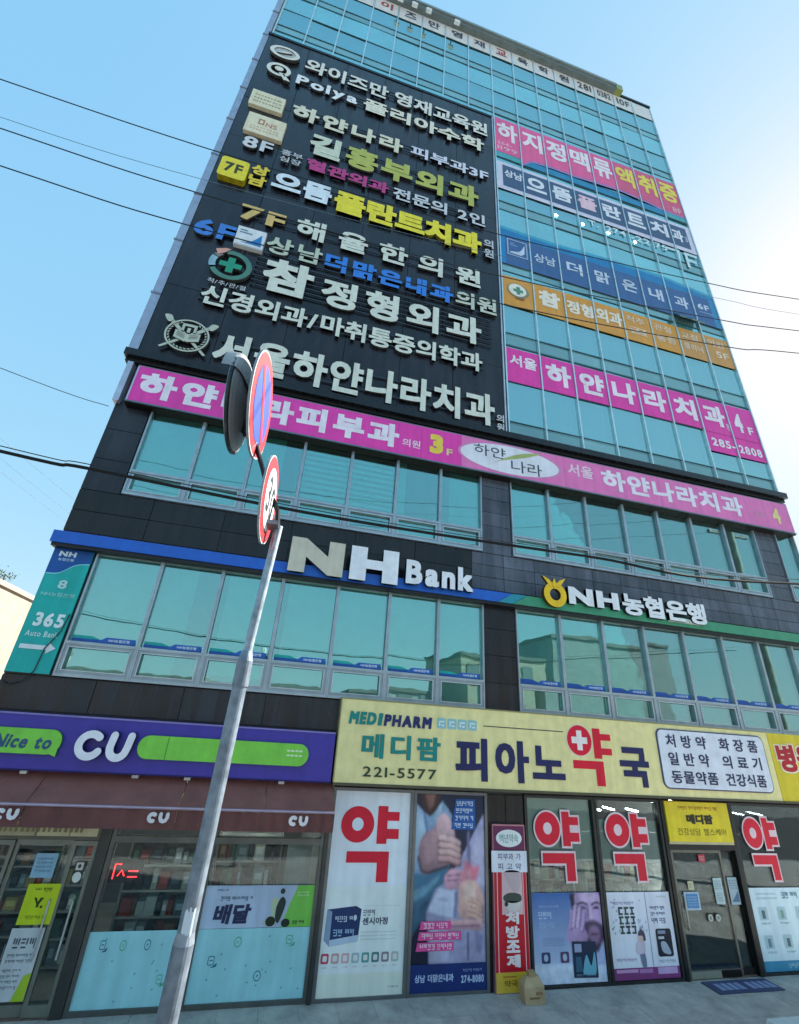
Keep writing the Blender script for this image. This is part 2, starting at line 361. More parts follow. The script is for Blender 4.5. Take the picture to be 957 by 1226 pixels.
# dark panelled field behind the raised letters
for i in range(6):
    for j in range(7):
        w_ = (4.11+3.55)/6; h_ = (22.82-9.3)/7; yy = -.055+random.uniform(-.004, .004)
        q = MB(); q.box(-3.55+i*w_+.006, -3.55+(i+1)*w_-.006, yy, .02, 9.3+j*h_+.006, 9.3+(j+1)*h_-.006, (.014, .014, .02), 'granite'); q.build('sign_field_panel', B)
m = MB(); m.box(-3.6, 4.16, -.075, .02, 22.83, 22.95, '#15171a', 'metal'); m.box(4.115, 4.15, -.09, .02, 9.3, 22.82, '#c3ccd6', 'metal'); m.build('sign_field_frame', B)

# curtain wall: 16 bays, each floor split in three lights
PIT = .9656; X0 = XR-16*PIT
def bayx(i): return X0+i*PIT
lv = []
for k in range(7):
    a = 9.27+2.82*k; lv += [(a, 'sill'), (a+.44, 'vision'), (a+1.62, 'spandrel')]
lv.append((ZT, 'end'))
for i in range(16):
    for j in range(len(lv)-1):
        z0, kind = lv[j]; z1 = lv[j+1][0]
        if i < 8 and z1 < 23.3: continue
        if i < 8 and z0 < 22.9: z0 = 22.95
        dd = {'sill': (.05, .19, .19), 'vision': (.035, .20, .25), 'spandrel': (.08, .32, .35)}[kind]
        f = random.uniform(.7, 1.25) if kind == 'vision' else random.uniform(.9, 1.1)
        dd = (dd[0]*f, dd[1]*f, dd[2]*f)
        if kind == 'vision' and random.random() < .3: dd = (.16, .33, .36)
        if kind == 'sill': dd = (.14*f, .26*f, .26*f)
        q = MB(); q.box(-PIT/2+.012, PIT/2-.012, 0, .03, .012, z1-z0-.012, dd, 'sillglass' if kind == 'sill' else ('towerglass' if kind == 'vision' else 'tintglass'))
        if kind == 'sill' and z0 > 0:
            w2 = PIT/2-.012; h2 = z1-z0-.012
            for bx in ((-w2+.03, -w2+.045, .04, h2-.03), (w2-.045, w2-.03, .04, h2-.03), (-w2+.03, w2-.03, .04, .052), (-w2+.03, w2-.03, h2-.042, h2-.03)): q.box(bx[0], bx[1], -.004, -.0005, bx[2], bx[3], '#5e8f96', 'metal')
        o = bpy.data.objects.new('glass_panel', q.mesh('glass_panel', (0, 0, 0))); COL.objects.link(o)
        place(o, (bayx(i)+PIT/2, .0, z0), B)
        o.rotation_euler = (math.radians(random.uniform(-.5, .5)), 0, math.radians(random.uniform(-.5, .5)))
        if kind == 'vision':
            u = random.random(); h = 0 if u < .5 else (random.uniform(.15, .75) if u < .8 else None); cb = random.choice(('#c2d3d0', '#a9c0c4', '#b7c9cf', '#8fa9ad', '#d0d8d4'))
            if h is not None: q = MB(); q.box(-PIT/2+.02, PIT/2-.02, .09, .10, .01+h, z1-z0-.02, cb, 'fabric'); bl_ = q.build('roller_blind', o, org=(bayx(i)+PIT/2, 0, z0)); bl_.location = (0, 0, 0); bl_.data.transform(Matrix.Translation((( bayx(i)+PIT/2)*S, 0, z0*S)))
for i in range(17):
    z0 = 22.95 if i < 8 else 9.27
    q = MB(); q.box(bayx(i)-.017, bayx(i)+.017, -.055, .05, z0, 28.77, '#d3e9ed', 'metal'); q.build('mullion', B)
for j, (z, kind) in enumerate(lv[:-1]):
    x = bayx(0) if z > 23 else bayx(8)
    q = MB(); q.box(x, XR, -.016, .05, z-.011, z+.011, '#244c56', 'side'); q.build('transom', B)
# two ceiling lamps' worth of light shows behind the glass as small round lamps
for x in (6.31, 7.29, 8.26, 9.3):
    q = MB(); q.disc((x, -.004, 18.41), (0, -1, 0), .055, 0, (.9, 1, .9), 'emit', n=14); q.build('ceiling_lamp', B)

# one awning light stands open
q = MB(); q.add([(-.46, 0, 0), (.46, 0, 0), (.46, -.2, -.36), (-.46, -.2, -.36), (-.46, .03, 0), (.46, .03, 0), (.46, -.17, -.38), (-.46, -.17, -.38)],
                [(0, 3, 2, 1), (4, 5, 6, 7), (0, 4, 7, 3), (1, 2, 6, 5), (3, 7, 6, 2), (0, 1, 5, 4)], (.04, .07, .08), 'tintglass')
o = q.build('awning_window', B, org=(0, 0, 0)); place(o, (10.48, -.07, 15.3), B); o['label'] = 'window light tilted open'

# windows of the second and third storeys
def blind(parent, x0, x1, z0, z1, kind):
    if kind == 'slat':
        q = MB(); n = int((z1-z0)/.12)
        for k in range(n): q.add([(x0, .10, z0+k*.12), (x1, .10, z0+k*.12), (x1, .115, z0+k*.12+.08), (x0, .115, z0+k*.12+.08)], [(0, 1, 2, 3)], '#f0f4f2', 'fabric')
        q.build('venetian_blind', parent, kind='stuff')
    elif kind:
        q = MB(); zz = z0+(z1-z0)*kind[1]; n = max(2, int((x1-x0)/.12)); q.box(x0+(x1-x0)*kind[2], x0+(x1-x0)*kind[3], .12, .13, zz, z1, kind[0], 'fabric'); q.build('roller_blind', parent)
def window(x0, x1, zb, zm, zt, bl, dec=None, lowbl=None):
    q = MB(); fr = ALU
    q.box(x0-.006, x0+.02, -.045, .08, zb, zt, fr, 'metal'); q.box(x1-.02, x1+.006, -.045, .08, zb, zt, fr, 'metal')
    q.box(x0+.021, x1-.021, -.035, .08, zt-.035, zt, '#8b979c', 'metal'); q.box(x0+.021, x1-.021, -.055, .08, zb, zb+.04, fr, 'metal'); q.box(x0+.021, x1-.021, -.05, .08, zm-.02, zm+.02, fr, 'metal')
    for a, b, c, d in ((x0+.0215, x0+.07, zb+.0405, zm-.0205), (x1-.07, x1-.0215, zb+.0405, zm-.0205), (x0+.0705, x1-.0705, zb+.0405, zb+.09), (x0+.0705, x1-.0705, zm-.065, zm-.0205)): q.box(a, b, -.035, .04, c, d, '#9aa7af', 'metal')
    for a, b, c, d in ((x0+.06, x0+.075, zb+.08, zm-.055), (x1-.075, x1-.06, zb+.08, zm-.055), (x0+.0755, x1-.0755, zb+.08, zb+.092), (x0+.0755, x1-.0755, zm-.067, zm-.055)): q.box(a, b, -.045, -.0355, c, d, '#c4ced4', 'metal')
    wdw = q.build('window', B)
    for a, b, c, d in ((x0+.025, x1-.025, zm+.02, zt-.035), (x0+.075, x1-.075, zb+.095, zm-.065)):
        q = MB(); q.box(-(b-a)/2, (b-a)/2, 0, .012, 0, d-c, (.5, .8, .8), 'glass')
        o = bpy.data.objects.new('pane', q.mesh('pane', (0, 0, 0))); COL.objects.link(o); place(o, ((a+b)/2, .02, c), wdw)
        o.rotation_euler = (math.radians(random.uniform(-.3, .3)), 0, math.radians(random.uniform(-.5, .5)))
    blind(wdw, x0+.03, x1-.03, zm+.0, zt-.03, bl)
    blind(wdw, x0+.03, x1-.03, zb+.05, zm, lowbl)
    if dec:
        q = MB(); h = .085; z = zm+.03; y = .012; w_ = x1-x0
        q.rect(x0+.05, x1-.05, z, z+h*.55, y, '#1f57a8'); q.poly([(x0+.05, z+h*.5), (x0+w_*.45, z+h*.5), (x0+w_*.32, z+h), (x0+.05, z+h)], y-.002, '#16a6a0' if dec == 1 else '#1f57a8')
        q.poly([(x0+w_*.4, z+h*.1), (x1-.06, z+h*.1), (x1-.06, z+h), (x0+w_*.52, z+h)], y-.003, '#2a66b8'); text(q, 'NH농협은행', x0+w_*.56, x0+w_*.86, z+h*.3, z+h*.8, y-.005, '#dfeaf5')
        q.build('window_strip', wdw)
W = ('#b9cdc6', .0, 0, 1)
def BL(h=0., a=0., b=1., c='#c3d3ce'): return (c, h, a, b)
x3 = [-2.96, -2.03, -1.10, -.16, .77, 1.70, 2.62, 3.52]
b3 = [BL(c='#a9c4c8'), BL(c='#a9c4c8'), BL(0, 0, .62, '#abc5c3'), 'slat', 'slat', BL(0, 0, .22), BL(0, .25, 1, '#a9c2c6')]
for i in range(7): window(x3[i]+.007, x3[i+1]-.007, 6.37, 6.82, 8.14, b3[i], lowbl=BL(0, 0, 1) if i in (0, 1, 2) else (BL(.3) if i % 2 else None))
x3 = [4.18, 5.08, 6.0, 6.97, 7.89, 8.83, 9.78, 10.70]
for i in range(7): window(x3[i]+.007, x3[i+1]-.007, 6.37, 6.82, 8.14, BL(0, 0, 1, ['#9dbcc2', '#b9d2ce', '#c2d8d2'][min(i, 2)]), lowbl=BL(.2) if i in (0, 2, 5) else None)
window(11.36, 11.97, 6.37, 6.82, 8.14, BL())
x2 = [-2.98, -2.02, -1.09, -.12, .82, 1.74, 2.65, 3.52]
b2 = [BL(c='#a9c4c8'), BL(0, 0, .6, '#a9c4c8'), BL(0, .08, 1), BL(0, .1, 1), BL(0, 0, 1), BL(0, 0, 1), BL(0, 0, 1)]
for i in range(7): window(x2[i]+.007, x2[i+1]-.007, 3.51, 3.97, 5.33, b2[i], 1, BL(0, 0, .55 if i == 1 else 1, '#a7bfb9') if i != 2 else BL(.35))
x2 = [4.17, 5.1, 6.04, 6.99, 7.95, 8.92, 9.87, 10.81, 11.78]
for i in range(8): window(x2[i]+.007, x2[i+1]-.007, 3.51, 3.97, 5.33, BL(0, 0, 1, '#adc7c1' if i % 3 else '#c0d6cf'), 2, BL(0 if i != 3 else .4, 0, 1, '#a7bfb9'))

# ================================================================== RAISED LETTER SIGNS ON THE DARK FIELD
GRP = 'raised letter signs on the dark panelled field'
SILV, CREAM, SAGE, WHT = '#e6e6da', '#ebe6d0', '#cfd9c2', '#f1f2f4'
def sign(name, x, z, label): return thing(name, (x, -.06, z), label, 'sign', GRP)
def rails(t, x0, x1, zs, d=.16):
    m = MB()
    for z in zs:
        a, c = near(x0, z, .1); b, _ = near(x1, z, .1); m.box(a, b, -.105, -.08, c-.012, c+.012, '#4a4f57', 'metal')
        for k in range(int((x1-x0)/.9)+1): m.box(a+k*.9, a+k*.9+.03, -.082, -.03, c-.02, c+.02, '#33373d', 'metal')
    m.build('mounting_rail', t)
def plate(t, pts, d, th, col, name='plate', side=(.06, .06, .06), meas=True, fin='face'):
    if meas: pts = [near(x, z, d) for x, z in pts]
    q = MB(); q.prism(pts, -d, -d+th, col, fin, side=side); return q.build(name, t)
def annulus(t, cx, cz, ro, ri, d, th, col, a0=0, a1=360, n=40, name='ring', sx=1., sz=1., side=(.06, .06, .06)):
    cx, cz = near(cx, cz, d); k = (CAM_D-d)/CAM_D; pts = []
    A = [math.radians(a0+(a1-a0)*q/n) for q in range(n+1)]; q_ = MB()
    for i in range(n):
        p = [(cx+r*k*sx*math.cos(a), cz+r*k*sz*math.sin(a)) for r, a in ((ri, A[i]), (ro, A[i]), (ro, A[i+1]), (ri, A[i+1]))]
        q_.add([(x, -d, z) for x, z in p], [(0, 1, 2, 3)], col, 'face')
        q_.add([(x, -d, z) for x, z in p]+[(x, -d+th, z) for x, z in p], [(1, 5, 6, 2), (4, 0, 3, 7)], side, 'side')
    return q_.build(name, t)

# 1 top line
t = sign('letter_sign', .8, 21.5, 'topmost line of silver raised letters with an oval silver logo at its left end')
letters(t, '와이즈만 영재교육원', -2.29, 3.97, 21.62, 22.42, SILV, off=.03, space=.25, cols=None); rails(t, -2.3, 3.97, (21.85, 22.2))
o = annulus(t, -2.97, 22.2, .46, .33, .16, .08, SILV, sz=.78, name='oval_ring'); plate(t, ellipse(-2.97, 22.2, .36, .27), .14, .05, '#b9bdbb', 'oval_face')
plate(t, smooth([(-3.2, 22.1), (-3.0, 22.24), (-2.75, 22.28), (-2.98, 22.16)]), .18, .04, '#e8eae6', 'oval_wing')
# 2 second line
t = sign('letter_sign', .7, 20.5, 'second line of raised letters beginning Polya in Latin letters beside a round ring logo')
letters(t, 'Polya', -2.41, -.5, 20.55, 21.22, WHT, off=.036); letters(t, '폴리아수학', -.3, 3.83, 20.58, 21.3, CREAM, off=.035); rails(t, -2.4, 3.85, (20.75, 21.1))
annulus(t, -2.97, 21.1, .36, .24, .16, .08, SILV, a0=-55, a1=290); plate(t, ellipse(-2.97, 21.15, .13, .13, 16), .16, .06, SILV, 'dot'); plate(t, [(-2.95, 20.95), (-2.8, 20.95), (-2.55, 20.62), (-2.75, 20.62)], .16, .08, SILV, 'tail')
# 3
t = sign('letter_sign', .8, 18.8, 'line of cream raised letters ending in smaller white letters and 3F')
letters(t, '하얀나라', -2.25, 1.1, 18.85, 19.6, '#e3dfc4', off=.045, gap=.12); letters(t, '피부과3F', 1.35, 3.95, 19.0, 19.55, '#dfdff0', off=.03); rails(t, -2.2, 3.9, (19.1, 19.4))
def lightbox(x0, x1, z0, z1, label, lines):
    t = thing('box_sign', ((x0+x1)/2, -.06, z0), label, 'sign', 'small box signs on the dark panelled field'); d = .15
    a, c = near(x0, z0, d); b, e = near(x1, z1, d); q = MB(); q.box(a, b, -d, -.05, c, e, '#e8dfbe', 'face'); q.build('box', t); q = MB(); lines(q, a, b, c, e, -d-.004); q.build('print', t)
def L1(q, a, b, c, e, y):
    for k in range(3):
        for j in range(9): q.rect(a+.1+j*.085, a+.1+j*.085+random.uniform(.03, .075), e-.25-k*.17, e-.19-k*.17, y, '#a59c6a')
def L2(q, a, b, c, e, y):
    q.rect(a+.3, a+.46, c+.45, c+.7, y, '#b07a5a'); q.rect(a+.34, a+.42, c+.5, c+.64, y-.002, '#e8dfbe')
    text(q, 'NS', a+.5, a+.8, c+.42, c+.62, y, '#c9836c')
    for k in range(2):
        for j in range(9): q.rect(a+.14+j*.085, a+.14+j*.085+random.uniform(.03, .07), c+.16+k*.12, c+.2+k*.12, y, '#c79f85')
lightbox(-3.43, -2.5, 18.82, 19.6, 'cream box sign with faint olive lettering, the upper of the two cream boxes', L1)
lightbox(-3.3, -2.28, 17.5, 18.42, 'cream box sign with a brown mark, the lower of the two cream boxes', L2)
# 4 large green
t = sign('letter_sign', 1.0, 17.4, 'large line of raised letters, first pale sage and the rest lime green')
letters(t, '길흉부외과', -1.55, 3.59, 17.42, 18.45, SAGE, off=.045, gap=.08, cols=['#d6dcc4']+['#b9bd4c']*4); rails(t, -1.5, 3.6, (17.65, 18.2))
# 5 small line with 8F
t = sign('letter_sign', .3, 16.6, 'line of small raised letters beginning 8F with magenta letters in its middle')
letters(t, '8F', -3.19, -2.42, 16.78, 17.28, '#d9dade', off=.028)
letters(t, '흉부', -2.2, -1.62, 16.95, 17.2, '#c4c6cc', off=.02, depth=.04); letters(t, '심장', -2.2, -1.62, 16.66, 16.9, '#c4c6cc', off=.02, depth=.04)
letters(t, '혈관외과', -1.5, .83, 16.68, 17.18, '#c0297e', off=.04); letters(t, '전문의 2인', .96, 3.79, 16.6, 17.14, '#d4d6dc', off=.03); rails(t, -1.5, 3.8, (16.8, 17.02))
# 6 yellow
t = sign('letter_sign', .5, 15.2, 'bright line of raised letters, two white ones then five yellow ones')
letters(t, '상', -2.76, -2.32, 15.76, 16.2, '#f0d21c', off=.045); letters(t, '남', -2.76, -2.32, 15.3, 15.73, '#f0d21c', off=.045)
letters(t, '으뜸', -2.2, -.66, 15.42, 16.18, '#e6f1fb', off=.05, gap=.05); letters(t, '플란트치과', -.58, 3.66, 15.3, 16.2, '#f6e411', off=.055, depth=.1, side='#7d7410')
letters(t, '의', 3.73, 4.03, 15.72, 16.08, '#c9ccd2', depth=.04); letters(t, '원', 3.73, 4.03, 15.3, 15.66, '#c9ccd2', depth=.04); rails(t, -2.2, 3.7, (15.55, 16.0))
t = thing('box_sign', (-3.15, -.06, 15.3), 'yellow rounded box sign reading 7F on the dark field', 'sign', 'small box signs on the dark panelled field')
a, c = near(-3.5, 15.32, .2); b, e = near(-2.82, 16.12, .2); q = MB(); q.prism(rrect(a, b, c, e, .09), -.2, -.06, '#f3e008', 'face', side='#b3a50a'); q.build('box', t)
q = MB(); text(q, '7F', a+.12, b-.12, c+.2, e-.2, -.204, '#3c3a12', off=.03); q.build('print', t)
# 7
t = sign('letter_sign', .5, 13.9, 'line of widely spaced cream letters after a gold 7F')
letters(t, '7F', -2.68, -1.62, 13.95, 14.5, '#dcbb6c', off=.04); letters(t, '해율한의원', -1.34, 3.6, 13.9, 14.62, '#dfe3d6', off=.034, gap=.32); rails(t, -2.6, 3.6, (14.1, 14.4))
# 8
t = sign('letter_sign', .3, 13.0, 'line of raised letters after a blue 6F with blue letters in its middle')
letters(t, '6F', -3.5, -2.62, 13.02, 13.58, '#3f80d8', off=.035); letters(t, '상남', -1.9, -.58, 13.06, 13.66, '#c5cfba', off=.03, gap=.1)
letters(t, '더맑은내과', -.5, 2.83, 13.03, 13.62, '#2f7fe0', off=.05, gap=.1); letters(t, '의원', 2.89, 4.05, 13.03, 13.62, '#cdd3c2', off=.03)
rails(t, -1.9, 4.05, (13.0, 13.3)); t2 = t
t = thing('box_sign', (-2.3, -.06, 13.0), 'white box sign with a blue swoosh between the 6F and the green letters', 'sign', 'small box signs on the dark panelled field')
a, c = near(-2.6, 13.02, .15); b, e = near(-1.95, 13.68, .15); q = MB(); q.box(a, b, -.15, -.05, c, e, '#e3e8ec', 'face'); q.build('box', t)
q = MB(); q.poly([(a+.12, c+.12)]+smooth([(a+.12, c+.12), (a+.35, c+.2), (b-.08, e-.14)], 6, False)[1:]+[(b-.05, c+.1)], -.154, '#2d7fc4'); q.rect(a+.06, a+.22, e-.14, e-.1, -.154, '#5a87a0'); q.rect(a+.06, a+.34, e-.22, e-.18, -.154, '#5a87a0'); q.rect(a, b, c, c+.05, -.1545, '#c3ccd2'); q.build('print', t)
# 9 tallest letters + ring logo
t = sign('letter_sign', .3, 11.8, 'line of the tallest pale raised letters beside a green cross in a ring')
letters(t, '참', -1.8, -.66, 11.84, 12.92, '#dfe3d6', off=.045); letters(t, '정형외과', -.45, 3.6, 11.84, 12.75, '#dfe3d6', off=.036, gap=.1)
rails(t, -2.0, 3.9, (11.9, 12.05, 12.2, 12.35, 12.5, 12.65, 12.8))
cx, cz = -2.5, 12.3
annulus(t, cx, cz, .46, .34, .16, .08, '#4d8474', a0=-150, a1=112); annulus(t, cx, cz, .46, .32, .16, .08, '#8fb9cc', a0=-205, a1=-158, n=12); annulus(t, cx, cz, .46, .33, .16, .08, '#8b8481', a0=-232, a1=-209, n=8)
plate(t, [(cx-.32, cz+.24), (cx-.2, cz+.34), (cx-.08, cz+.5), (cx-.2, cz+.5), (cx-.4, cz+.4)], .17, .08, '#e2a493', 'petal')
k = .24; j = .075; plate(t, [(cx-j, cz-k), (cx+j, cz-k), (cx+j, cz-j), (cx+k, cz-j), (cx+k, cz+j), (cx+j, cz+j), (cx+j, cz+k), (cx-j, cz+k), (cx-j, cz+j), (cx-k, cz+j), (cx-k, cz-j), (cx-j, cz-j)], .18, .08, '#1f9c78', 'cross')
letters(t, '척/추/관/절', -2.85, -2.05, 11.62, 11.76, '#c9cdd2', off=.01, depth=.03)
# 10
t = sign('letter_sign', .3, 10.9, 'long line of smaller pale letters with a slash after the fourth letter')
letters(t, '신경외과/마취통증의학과', -2.88, 3.61, 10.98, 11.56, '#dfe3d6', off=.03, depth=.06); rails(t, -2.9, 3.65, (11.1, 11.26, 11.42))
# 11 bottom line + emblem
t = sign('letter_sign', .8, 9.5, 'lowest line of silver raised letters on the dark field, just above the pink band')
letters(t, '서울하얀나라치과', -2.3, 3.9, 9.45, 10.35, '#dfe3d6', off=.036, gap=.04)
letters(t, '의', 3.94, 4.13, 9.62, 9.84, '#c9ccd2', depth=.04, d=.12); letters(t, '원', 3.94, 4.13, 9.37, 9.59, '#c9ccd2', depth=.04, d=.12)
rails(t, -2.2, 3.9, (9.65, 10.1))
t = sign('emblem_sign', -2.85, 9.6, 'round silver emblem with a wreath, open book and crossed pen and torch')
cx, cz = -2.85, 10.02; E1 = '#c3cbbb'
annulus(t, cx, cz, .42, .385, .16, .06, E1); 
for a in range(0, 360, 12):
    if 70 < a < 110: continue
    r = .35; x, z = cx+r*math.cos(math.radians(a)), cz+r*math.sin(math.radians(a)); q = math.radians(a+60)
    plate(t, [near(x+u*math.cos(q)-v*math.sin(q), z+u*math.sin(q)+v*math.cos(q), .15) for u, v in ((-.04, 0), (0, .016), (.04, 0), (0, -.016))], .15, .04, E1, 'wreath_leaf', meas=False)
plate(t, [(cx-.24, cz-.1), (cx-.02, cz-.17), (cx, cz-.15), (cx+.02, cz-.17), (cx+.24, cz-.1), (cx+.24, cz+.1), (cx+.02, cz+.03), (cx, cz+.05), (cx-.02, cz+.03), (cx-.24, cz+.1)], .17, .05, E1, 'book')
q = MB()
for k in range(3):
    for sx in (-1, 1): 
        a, c = near(cx+sx*.04, cz-.09+k*.04, .17); b, e = near(cx+sx*.2, cz-.04+k*.04, .17); q.poly([(a, c), (b, e), (b, e+.014), (a, c+.014)], -.173, '#474b4a')
q.build('book_lines', t)
plate(t, [(cx-.14, cz+.1), (cx-.09, cz+.1), (cx-.09, cz+.24), (cx+.09, cz+.24), (cx+.09, cz+.1), (cx+.14, cz+.1), (cx+.14, cz+.3), (cx-.14, cz+.3)], .17, .05, E1, 'gate'); plate(t, [(cx-.03, cz+.08), (cx+.03, cz+.08), (cx+.03, cz+.2), (cx-.03, cz+.2)], .17, .05, E1, 'gate_post')
for s_, nm in ((1, 'torch'), (-1, 'pen')):
    plate(t, [(cx-s_*.44, cz-.4), (cx-s_*.40, cz-.43), (cx+s_*.44, cz+.32), (cx+s_*.38, cz+.38)], .145, .04, E1, nm)
    plate(t, smooth([(cx+s_*.34, cz+.32), (cx+s_*.42, cz+.26), (cx+s_*.52, cz+.42), (cx+s_*.4, cz+.44)]), .16, .05, E1, nm+'_head')

# ================================================================== WINDOW BANNERS ON THE CURTAIN WALL (right half, bays 9 to 16)
def cell(i): return bayx(i+8)+.026, bayx(i+9)-.026
def banner(label): return thing('window_banner', (8.0, -.03, 9.5), label, 'banner', 'window banners between the mullions of the curtain wall')
YB = -.03
def cells(t, fn, print_fn, n=8):
    for i in range(n):
        a, b = cell(i); q = MB(); fn(q, i, a, b); 
        if q.v: q.build('banner_panel', t)
        q = MB(); print_fn(q, i, a, b)
        if q.v: q.build('print', t)
# a: pink with a wavy lower edge
PK = '#ee5c98'; wave = [(4.2, 20.92), (5.18, 20.92), (5.2, 20.62), (5.6, 21.05), (6.4, 21.12), (7.2, 21.1), (8.2, 21.2), (9.2, 21.26), (10.2, 21.16), (11.0, 21.0), (11.95, 20.97)]
def wz(x):
    for (a, c), (b, d) in zip(wave, wave[1:]):
        if a <= x <= b: return c+(d-c)*(x-a)/(b-a)
    return wave[0][1] if x < 5 else wave[-1][1]
t = banner('pink banner with a wavy lower edge and three yellow letters')
def fa(q, i, a, b):
    q.poly([(a+(b-a)*k/8, wz(a+(b-a)*k/8)) for k in range(9)]+[(b, 23.08), (a, 23.08)], YB, PK if i < 5 else '#dd5480')
    if i: q.poly([(a+(b-a)*k/8, wz(a+(b-a)*k/8)-.1) for k in range(9)]+[(a+(b-a)*k/8, wz(a+(b-a)*k/8)) for k in range(8, -1, -1)], YB+.002, '#9a86c4')
    q.rect(a, b, 20.62, 20.95, YB+.006, '#1f86b4' if 0 < i < 7 else '#4aa7ae')
def pa(q, i, a, b):
    ch = '하지정맥류액취증'[i]; col = '#f3ecf2' if i < 5 else '#f0dc4a'
    text(q, ch, a+.08, b-.05, 21.68 if i else 21.72, 22.85, YB-.006, col, off=.034)
    if i == 0: text(q, '264-', a+.06, a+.6, 21.38, 21.58, YB-.006, '#f5b9cf'); text(q, '1199', a+.06, b-.12, 21.06, 21.3, YB-.006, '#f5b9cf')
    if i == 7: text(q, '8F', b-.5, b-.08, 21.08, 21.4, YB-.006, '#f3b7c6')
cells(t, fa, pa)
# b: slate with white frame
t = banner('slate grey banner in a white frame with telephone number below')
def fb(q, i, a, b):
    q.rect(a, b, 18.82, 20.34, YB, '#d9d7ea'); q.rect(a+(.2 if i == 0 else 0), b-(.2 if i == 7 else 0), 19.02, 20.18, YB-.003, '#41587c')
def pb(q, i, a, b):
    y = YB-.008; w = b-a
    if i == 0: text(q, '상남', a+.26, b+.0, 19.55, 19.95, y, '#e6e9f3', off=.03)
    elif 1 <= i <= 6:
        ch = '으뜸플란트치과'[i-1]; text(q, ch, a+.08, b-.1, 19.28, 20.0, y, '#f0c9d8' if i == 3 else '#e6e9f3', off=.04)
    elif i == 7: text(q, '과', a+.02, b-.42, 19.28, 19.95, y, '#e6e9f3', off=.04); text(q, '3', b-.36, b-.24, 19.4, 19.7, y, '#c8cfe0')
    tel = {3: ('T.', .4, .8), 4: ('274', .08, .9), 5: ('-22', .06, .9), 6: ('75', .06, .6)}
    if i in tel: s_, u, v = tel[i]; text(q, s_, a+u*w, a+v*w, 18.46, 18.74, y+.004, '#d7eef2', off=.02)
    if i == 6: q.poly([(a+.5, 18.72), (b, 18.72), (b, 18.62), (a+.5, 18.62)], y+.004, '#cfe9ef')
    if i == 7:
        q.poly([(a+.02, 18.74), (a+.12, 18.74), (a+.02, 17.95), (a-.0, 17.95)], y+.004, '#cfe9ef')
        for p in ([(a+.3, 17.95), (a+.42, 17.95), (a+.42, 18.74), (a+.3, 18.74)], [(a+.42, 18.62), (b-.06, 18.62), (b-.06, 18.74), (a+.42, 18.74)], [(a+.42, 18.3), (b-.16, 18.3), (b-.16, 18.4), (a+.42, 18.4)]): q.poly(p, y+.004, '#cfe9ef')
cells(t, fb, pb)
# c: blue
t = banner('blue grey banner starting with a framed logo and ending in 6F')
bl = [(4.2, 16.9), (6.0, 16.86), (8.0, 16.98), (10, 17.0), (12, 16.75)]
def bz(x):
    for (a, c), (b, d) in zip(bl, bl[1:]):
        if a <= x <= b: return c+(d-c)*(x-a)/(b-a)
    return 16.8
def fc(q, i, a, b):
    q.poly([(a, 16.5), (b, 16.5), (b, bz(b)-.14), (a, bz(a)-.12)], YB, '#1a7fba'); q.poly([(a, bz(a)-.12), (b, bz(b)-.14), (b, bz(b)), (a, bz(a))], YB, '#3ea3c4')
    q.rect(a, b, 15.22, 16.5, YB-.001, '#3d6499')
    if i == 0: q.rect(a, a+.14, 15.22, 16.52, YB-.003, '#1b86c6')
    if i == 7: q.rect(b-.22, b, 15.22, 16.5, YB-.003, '#3a8fbe')
def pc(q, i, a, b):
    y = YB-.008; c = '#ccd9ec'
    if i == 0:
        x0, x1, z0, z1 = a+.2, b-.06, 15.66, 16.38
        for r in ((x0, x1, z1-.04, z1), (x0, x1, z0, z0+.04), (x0, x0+.04, z0+.041, z1-.041), (x1-.04, x1, z0+.041, z1-.041)): q.rect(*r, y, '#a9bedb')
        q.poly([(x0+.08, z0+.1)]+smooth([(x0+.1, z0+.16), (x0+.4, z0+.26), (x1-.08, z1-.12)], 6, False)+[(x1-.1, z0+.2), (x1-.22, z0+.08)], y, c)
        q.rect(x0+.1, x0+.22, z1-.2, z1-.16, y, '#8fa9cf'); q.rect(x0+.1, x0+.34, z1-.28, z1-.24, y, '#8fa9cf')
    elif i == 1: text(q, '상남', a+.1, b-.1, 15.72, 16.1, y, c, off=.02)
    elif i < 7: text(q, '더맑은내과'[i-2], a+.22, b-.16, 15.68, 16.2, y, c, off=.03)
    else: text(q, '6F', a+.16, a+.62, 15.9, 16.16, y, c, off=.04); q.rect(a+.16, a+.7, 15.76, 15.79, y, '#9fb6d6')
cells(t, fc, pc)
